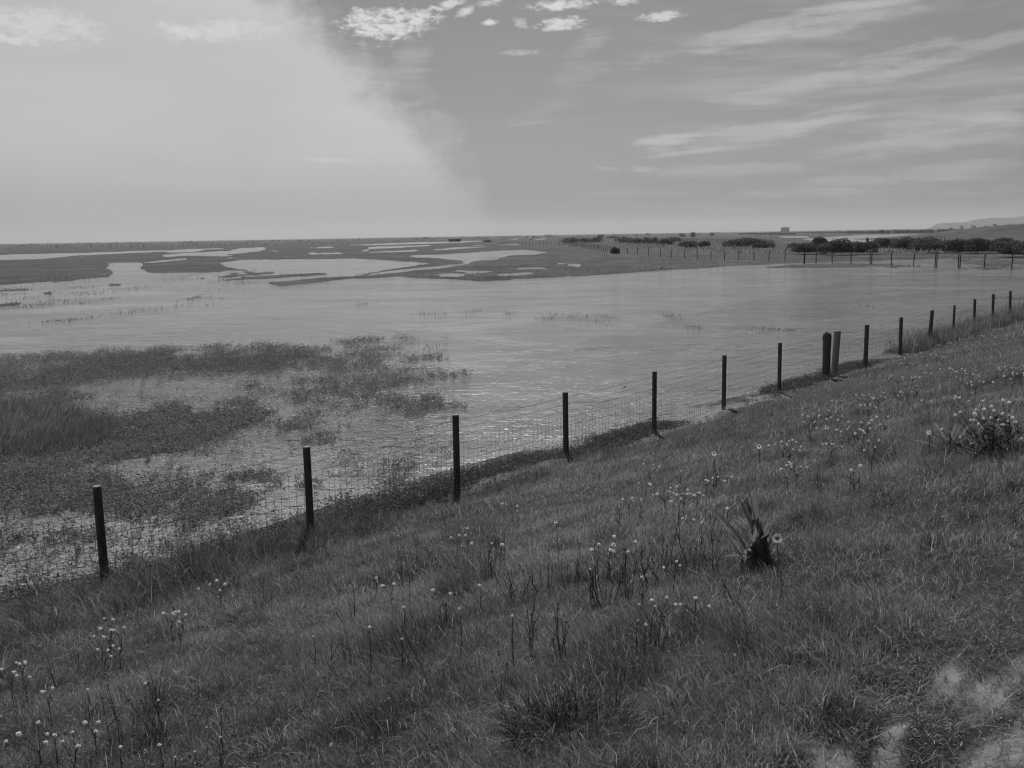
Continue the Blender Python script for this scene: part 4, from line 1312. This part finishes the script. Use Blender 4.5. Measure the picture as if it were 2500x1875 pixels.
rd = random.Random(5)
dock = [(rd.uniform(0, 360), abs(rd.gauss(0, 15)) + 2, rd.choice((rd.uniform(.12, .24), rd.uniform(.24, .38))), rd.uniform(.026, .046), rd.uniform(.1, .7), rd.uniform(.045, .075)) for _ in range(34)] + \
    [(a_, rd.uniform(38, 62), rd.uniform(.12, .20), rd.uniform(.03, .045), rd.uniform(.4, .9), rd.uniform(.05, .07)) for a_ in (5, 60, 120, 185, 230, 300)]
leafy_plant('dock_plant', 1850, 1375, dock, 'large dark dock with broad upright leaves beside the largest daisy', 'plant', None, 1.28)
sword = [(0, 20, .30, .028, .2, .11), (20, 34, .32, .028, .3, .11), (90, 12, .32, .03, .15, .07), (180, 26, .36, .04, .2, .13), (200, 12, .32, .03, .1, .06), (170, 55, .30, .036, .5, .11), (300, 60, .30, .045, .6, .12), (330, 40, .26, .03, .4, .08), (270, 20, .26, .04, .2, .05),
         (45, 40, .32, .03, .3, .10), (350, 45, .32, .03, .3, .10)]
leafy_plant('sword_leaved_plant', 2318, 1100, sword, 'plant of narrow sword-shaped leaves left of the leafy flowering shrub', 'plant')
for q, (a, b, lv, lab) in enumerate([(470, 1660, [(q_ * 51, 30 + 7 * (q_ % 4), .10 + .012 * (q_ % 3), .04, .4, .06 + .008 * (q_ % 4)) for q_ in range(7)], 'small plant with broad pale leaves in the lower left grass'),
                                   (20, 1690, [(60, 15, .26, .06, .2, .05), (150, 20, .24, .05, .2, .05), (260, 20, .2, .06, .2, .045)], 'plant with upright broad leaves at the left edge of the bank'),
                                   (580, 1515, [(50, 45, .10, .06, .4, .04), (160, 45, .1, .06, .4, .04), (280, 45, .1, .06, .4, .03), (340, 60, .1, .05, .4, .05)], 'low dark rosette on the bank below the nearest two posts')]):
    leafy_plant('broad_leaved_plant', a, b, lv, lab, 'plant')
# the leafy shrub with flower heads at the right edge
c, t = on_bank(2425, 1110, 0)
e = empty('flowering_shrub', c); tag(e, 'leafy shrub with dark leaves and many pale flower heads at the right edge', 'shrub')
sc_ = t / F
mb = MB(); lv = []
tips = [(-75, 95), (-62, 100), (-52, 104), (-48, 98), (-40, 108), (-20, 106), (-8, 106), (-4, 112), (0, 103), (10, 128), (18, 126), (12, 95), (20, 92), (34, 88), (30, 80), (-42, 78), (-38, 82), (-34, 76), (-10, 80), (-2, 84), (18, 82), (66, 82), (72, 86), (78, 80), (74, 74), (-88, 55), (-112, 50), (-70, 45), (40, 40)]
for q, (dx, dy) in enumerate(tips):
    tip = np.array([dx * sc_ * 1.15, random.uniform(-.12, .12), dy * sc_ * .92]); root = np.array([random.choice((-40, 0, 40)) * sc_, 0, 0])
    mid = root * .4 + tip * .6 + [0, 0, -.03]
    mb.tube([root - [0, 0, .03], mid, tip], [.005, .0035, .002], 5)
    for w in range(7):
        pq = root + (tip - root) * random.uniform(.15, .92) + np.array([random.gauss(0, .03), random.gauss(0, .03), random.gauss(0, .02)])
        lv.append(pq)
    o = link('flower_head', HEADS[q % 4], None, e); o.location = tip
    s_ = random.uniform(.9, 1.45); o.scale = (s_, s_, s_)
mb.build('branches', M['stem'], e)
P3 = np.array(lv); n = len(P3)
V, Fq, tn = diamonds(P3, rdir(n, -.3, .8), rdir(n), rng.uniform(.04, .08, n), rng.uniform(.022, .042, n), rng.uniform(.035, .09, n))
link('foliage', mesh('foliage', V, Fq, M['leaf'], tn), None, e)


# small-leaved herbs between the grass
n = 5200
x, y = bank_points(n, 2.2, 14, 1.1)
d, s = ds(x, y)
kp = (d < 9) & (d > 1.0) & (rng.random(n) < sstep(.48, .62, fbm(x * .5, y * .5, 201, 3)))
x, y = x[kp], y[kp]
V, Fq, tn = leafy_clumps(x, y, zground(x, y), rng.uniform(.02, .07, len(x)), rng.uniform(.03, .08, len(x)), 9, (.012, .028), (.009, .017), (.05, .12))
o = link('clover', mesh('clover', V, Fq, M['leaf'], tn))
tag(o, 'small-leaved clover and herbs threaded through the bank grass', 'ground cover', kind='stuff')


# coarse tussocks
def tussock(px, py, wpx, n, h, lab, tone=(.018, .06), dry=.12):
    c, t = on_bank(px, py, 0)
    rad = wpx / F * t / 2
    a = rng.uniform(0, 6.28, n); r0 = rad * .75 * np.sqrt(rng.random(n))
    pos = np.stack([r0 * np.cos(a), r0 * np.sin(a), np.full(n, -.02)], -1)
    head = a + rng.normal(0, 1.0, n)
    tn = rng.uniform(*tone, n); tn = np.where(rng.random(n) < dry, rng.uniform(.13, .24, n), tn)
    L = rng.uniform(.5, 1.1, n) * h
    # long arching blades: four segments
    hvec = np.stack([np.cos(head), np.sin(head), np.zeros(n)], -1); side = np.stack([-np.sin(head), np.cos(head), np.zeros(n)], -1)
    lean0 = np.abs(rng.normal(.35, .3, n)); cur = rng.uniform(.6, 2.4, n)
    W = rng.uniform(.0025, .0062, n)
    rows = [pos]; p_ = pos
    for q in range(4):
        an = lean0 + cur * (q + .5) / 4
        p_ = p_ + (hvec * np.sin(an)[:, None] + np.array([0, 0, 1.0]) * np.cos(an)[:, None]) * (L / 4)[:, None]
        rows.append(p_)
    V = []
    for q, rw in enumerate(rows):
        w_ = (W * (1 - .22 * q) * .5)[:, None]
        V += [rw - side * w_, rw + side * w_]
    V = np.stack(V, 1).reshape(-1, 3)
    o_ = (np.arange(n) * 10)[:, None]
    Fq = np.concatenate([o_ + np.array([[2 * q, 2 * q + 1, 2 * q + 3, 2 * q + 2]]) for q in range(4)], 0)
    o = link('grass_tussock', mesh('grass_tussock', V, Fq, M['blade'], np.repeat(tn, 10)))
    o.location = c
    tag(o, lab, 'tussock', 'coarse grass tussocks on the bank')


tussock(1400, 1810, 380, 2600, .22, 'big dark tussock of long arching blades at the bottom centre', (.006, .024), .05)
tussock(1690, 1760, 220, 420, .17, 'tussock with arching blades right of the big dark one')
tussock(500, 1715, 190, 360, .17, 'shaggy tussock in the lower left grass', (.015, .05))
tussock(1120, 1745, 200, 300, .14, 'flattened tussock left of the big dark one', (.03, .09))
tussock(2320, 1345, 170, 420, .16, 'dark tussock below the sword-leaved plant', (.012, .04))
tussock(2420, 1275, 180, 420, .16, 'tussock near the right edge below the leafy shrub', (.015, .05))
tussock(2170, 1500, 170, 360, .15, 'tussock right of the largest daisy and below it', (.015, .05))
tussock(2000, 1570, 260, 420, .14, 'wide loose tussock above the bare path', (.03, .08))
tussock(700, 1850, 220, 360, .16, 'tussock at the bottom left edge of the picture', (.015, .05))
tussock(320, 1510, 260, 420, .40, 'rank dark tussock below the nearest fence post', (.014, .035), .06)
tussock(110, 1560, 300, 460, .42, 'rank dark tussock at the left end of the bank foot', (.014, .035), .06)

# ------------------------------------------------------------------ light and sky
SUN_AZ, SUN_EL = R_(-2), R_(47)           # azimuth from +Y towards +X
sd = bpy.data.lights.new('sun', 'SUN'); sd.energy = 4.2; sd.angle = R_(.53); sd.color = (1, 1, 1)
so = bpy.data.objects.new('sun', sd); COL.objects.link(so)
so.rotation_euler = Vector((-math.sin(SUN_AZ) * math.cos(SUN_EL), -math.cos(SUN_AZ) * math.cos(SUN_EL), -math.sin(SUN_EL))).to_track_quat('-Z', 'Y').to_euler()

w = bpy.data.worlds.new('World'); SC.world = w; w.use_nodes = True
nt = w.node_tree; nt.nodes.clear(); N = NT(nt)
out = nt.nodes.new('ShaderNodeOutputWorld'); bg = nt.nodes.new('ShaderNodeBackground')
sky = N.node('ShaderNodeTexSky', sky_type='NISHITA'); sky.sun_disc = False
sky.sun_elevation = SUN_EL; sky.sun_rotation = -SUN_AZ
sky.air_density = 1.0; sky.dust_density = 1.4; sky.ozone_density = 1.0
bw = N.node('ShaderNodeRGBToBW'); nt.links.new(sky.outputs[0], bw.inputs[0])
tc = N.node('ShaderNodeTexCoord')
sep = N.node('ShaderNodeSeparateXYZ'); nt.links.new(tc.outputs['Generated'], sep.inputs[0])
az = N.m('ARCTAN2', sep.outputs[0], sep.outputs[1]); el = N.m('ARCSINE', sep.outputs[2])
uv = N.xyz(az, el, 0.0)


def ae(px, py):
    v = ray(px, py)
    return math.atan2(v[0], v[1]), math.asin(v[2])


SKYG = .56
base = N.m('MULTIPLY', N.m('MULTIPLY', bw.outputs[0], SKYG), N.rng(el, 0, .10, .78, 1.0, True))
warp = N.noise(uv, 22, 6, .6); warp2 = N.noise(uv, 70, 5, .6); warp3 = N.noise(N.scaled(uv, 1, 1.7, 1, 0), 46, 7, .62, .5); warp4 = N.noise(N.scaled(uv, 1, 2.2, 1, R_(-8)), 100, 6, .65, .6)
# thin streaky high cloud everywhere
st = N.noise(N.scaled(uv, 2.6, 24, 1, R_(-11)), 1.0, 6, .58, .6)
st2 = N.noise(N.scaled(uv, 9, 80, 1, R_(-11)), 1.0, 6, .62, .35)
cirrus = N.m('MULTIPLY', N.rng(N.m('ADD', N.m('MULTIPLY', st, .6), N.m('MULTIPLY', st2, .4)), .45, .68, 0, 1, True), .6)
cirrus = N.m('MULTIPLY', cirrus, N.rng(az, -.02, .22, .12, 1.0, True))
CLOUD_CIR, CLOUD_VEIL, CLOUD_CUM = 7.2, 8.85, 11.5
val = N.mix(cirrus, base, CLOUD_CIR)


def blob(px, py, rx, ry, rot=0.0, k=1.0, soft=.6, stretchy=False):
    """rotated ellipse mask with a torn edge; sizes in photograph pixels"""
    a0, e0 = ae(px, py)
    du = N.m('SUBTRACT', az, a0); dv = N.m('SUBTRACT', el, e0)
    c_, s_ = math.cos(R_(rot)), math.sin(R_(rot))
    p_ = N.m('DIVIDE', N.m('ADD', N.m('MULTIPLY', du, c_), N.m('MULTIPLY', dv, s_)), rx / F)
    q_ = N.m('DIVIDE', N.m('SUBTRACT', N.m('MULTIPLY', dv, c_), N.m('MULTIPLY', du, s_)), ry / F)
    d_ = N.m('ADD', N.m('MULTIPLY', p_, p_), N.m('MULTIPLY', q_, q_))
    n_ = N.m('ADD', N.m('MULTIPLY', warp3, 1.5), N.m('MULTIPLY', warp4, 1.9)) if not stretchy else N.m('ADD', N.m('MULTIPLY', st2, 1.9), N.m('MULTIPLY', warp2, .5))
    f_ = N.m('ADD', N.m('SUBTRACT', 1.0, d_), N.m('SUBTRACT', N.m('MULTIPLY', n_, 1.5), 2.52 if not stretchy else 2.0))
    return N.m('MULTIPLY', N.rng(f_, 0, soft, 0, 1, True), k)


for a in [(1930, 55, 420, 30, 11, .6), (2150, 15, 420, 34, 12, .55), (1790, 108, 170, 16, 9, .6), (2000, 195, 330, 34, 12, .55), (2350, 130, 330, 22, 13, .45), (1750, 240, 70, 12, 6, .3), (2080, 262, 140, 10, 5, .45), (2350, 275, 280, 40, 7, .4),
          (1630, 343, 110, 20, 3, .95), (1660, 375, 110, 8, 5, .6), (1830, 330, 260, 40, 7, .55), (2010, 300, 140, 18, 8, .7), (2250, 340, 300, 45, 8, .5), (1570, 413, 50, 9, -4, .55), (1480, 411, 45, 8, -8, .45), (1760, 420, 230, 26, 0, .35), (2200, 430, 400, 30, 4, .4),
          (1430, 110, 90, 40, 25, .45), (1300, 300, 70, 5, 8, .25), (1000, 150, 70, 60, 50, .4), (1340, 260, 120, 40, 20, .18), (1410, 190, 100, 30, 20, .2)]:
    val = N.mix(blob(*a[:5], a[5], 1.0, True), val, CLOUD_CIR * 1.12)
# the great pale veil on the left with its diagonal, torn edge
cu = [ae(a, b) for a, b in [(740, 0), (950, 180), (1095, 340), (1195, 510)]]
co = np.polyfit([e for _, e in cu], [a for a, _ in cu], 2)
edge = N.m('ADD', N.m('MULTIPLY', N.m('MULTIPLY', el, el), float(co[0])), N.m('ADD', N.m('MULTIPLY', el, float(co[1])), float(co[2])))
edge = N.m('MAXIMUM', edge, -.9)
wisp = N.noise(N.scaled(uv, 9, 34, 1, R_(38)), 1.0, 6, .65, .8)
torn = N.m('ADD', N.m('MULTIPLY', N.m('SUBTRACT', warp, .5), .13), N.m('ADD', N.m('MULTIPLY', N.m('SUBTRACT', warp4, .5), .03), N.m('MULTIPLY', N.m('SUBTRACT', wisp, .5), .09)))
veil = N.rng(N.m('ADD', N.m('SUBTRACT', edge, az), torn), -.03, .072, 0, .95, True)
back = N.rng(N.m('ABSOLUTE', az), 1.6, 2.2, 1, .4, True)
veil = N.m('MULTIPLY', veil, back)
vt = N.m('MULTIPLY', CLOUD_VEIL, N.rng(N.noise(N.scaled(uv, 2.2, 7, 1, R_(-18)), 1.0, 4, .5), .3, .7, .94, 1.06))
ray_ = N.noise(N.scaled(uv, 2.5, 11, 1, R_(36)), 1.0, 5, .55, .3)
vt = N.m('MULTIPLY', vt, N.rng(ray_, .3, .7, .93, 1.07))
vt = N.m('MULTIPLY', vt, N.rng(N.m('SUBTRACT', edge, az), .0, .22, 1.05, .98, True))
vt = N.m('MULTIPLY', vt, N.rng(el, .0, .10, .68, 1.0, True))
val = N.mix(veil, val, vt)
# darker bars low in the veil
for a in [(480, 414, 170, 12, -3, .30), (190, 515, 260, 18, -1, .28), (330, 475, 300, 5, -1, .2), (100, 545, 400, 14, 0, .2)]:
    val = N.mix(blob(*a[:5], a[5], 1.4), val, 7.3)
# small bright heaps
for a in [(940, 62, 105, 42, 3, .95), (885, 45, 45, 24, 0, .8), (1010, 45, 70, 22, 5, .8), (540, 75, 150, 27, 6, .5), (430, 72, 50, 14, -8, .5), (90, 58, 150, 46, -4, .5), (30, 98, 60, 10, -4, .5),
          (1365, 12, 95, 13, 2, .8), (1370, 58, 65, 18, 4, .8), (1525, 4, 45, 10, 0, .6), (1615, 40, 65, 12, 2, .65), (1195, 54, 26, 9, 0, .8), (1090, 12, 60, 12, 15, .7), (1135, 28, 30, 12, 25, .7), (1200, 5, 40, 10, 10, .6), (1270, 55, 22, 14, -20, .4), (1040, 70, 40, 6, 0, .4), (1270, 128, 60, 8, 0, .3),
          (800, 390, 90, 7, -2, .3)]:
    val = N.mix(blob(*a[:5], min(1, a[5] * 1.25), 1.25), val, CLOUD_CUM)
nt.links.new(N.grey(val), bg.inputs[0])
bg.inputs[1].default_value = .06
nt.links.new(bg.outputs[0], out.inputs[0])

# ------------------------------------------------------------------ air
m, nt, out = new_mat('sea_air')
pv_ = nt.nodes.new('ShaderNodeVolumePrincipled')
pv_.inputs['Color'].default_value = g3(.72); pv_.inputs['Density'].default_value = 1.4e-4; pv_.inputs['Anisotropy'].default_value = .3
nt.links.new(pv_.outputs[0], out.inputs['Volume'])
mb = MB(); mb.box((-17000, -17000, -1.5), (17000, 17000, 160))
o = mb.build('haze', m); tag(o, 'thin sea haze over the whole marsh paling the far hills', 'haze', kind='stuff')

SC.cycles.use_denoising = True
SC.cycles.sample_clamp_direct = 3.0
SC.cycles.filter_width = 1.2
SC.view_settings.view_transform = 'Standard'
SC.view_settings.look = 'None'
SC.view_settings.gamma = 1
SC.view_settings.exposure = 0.0
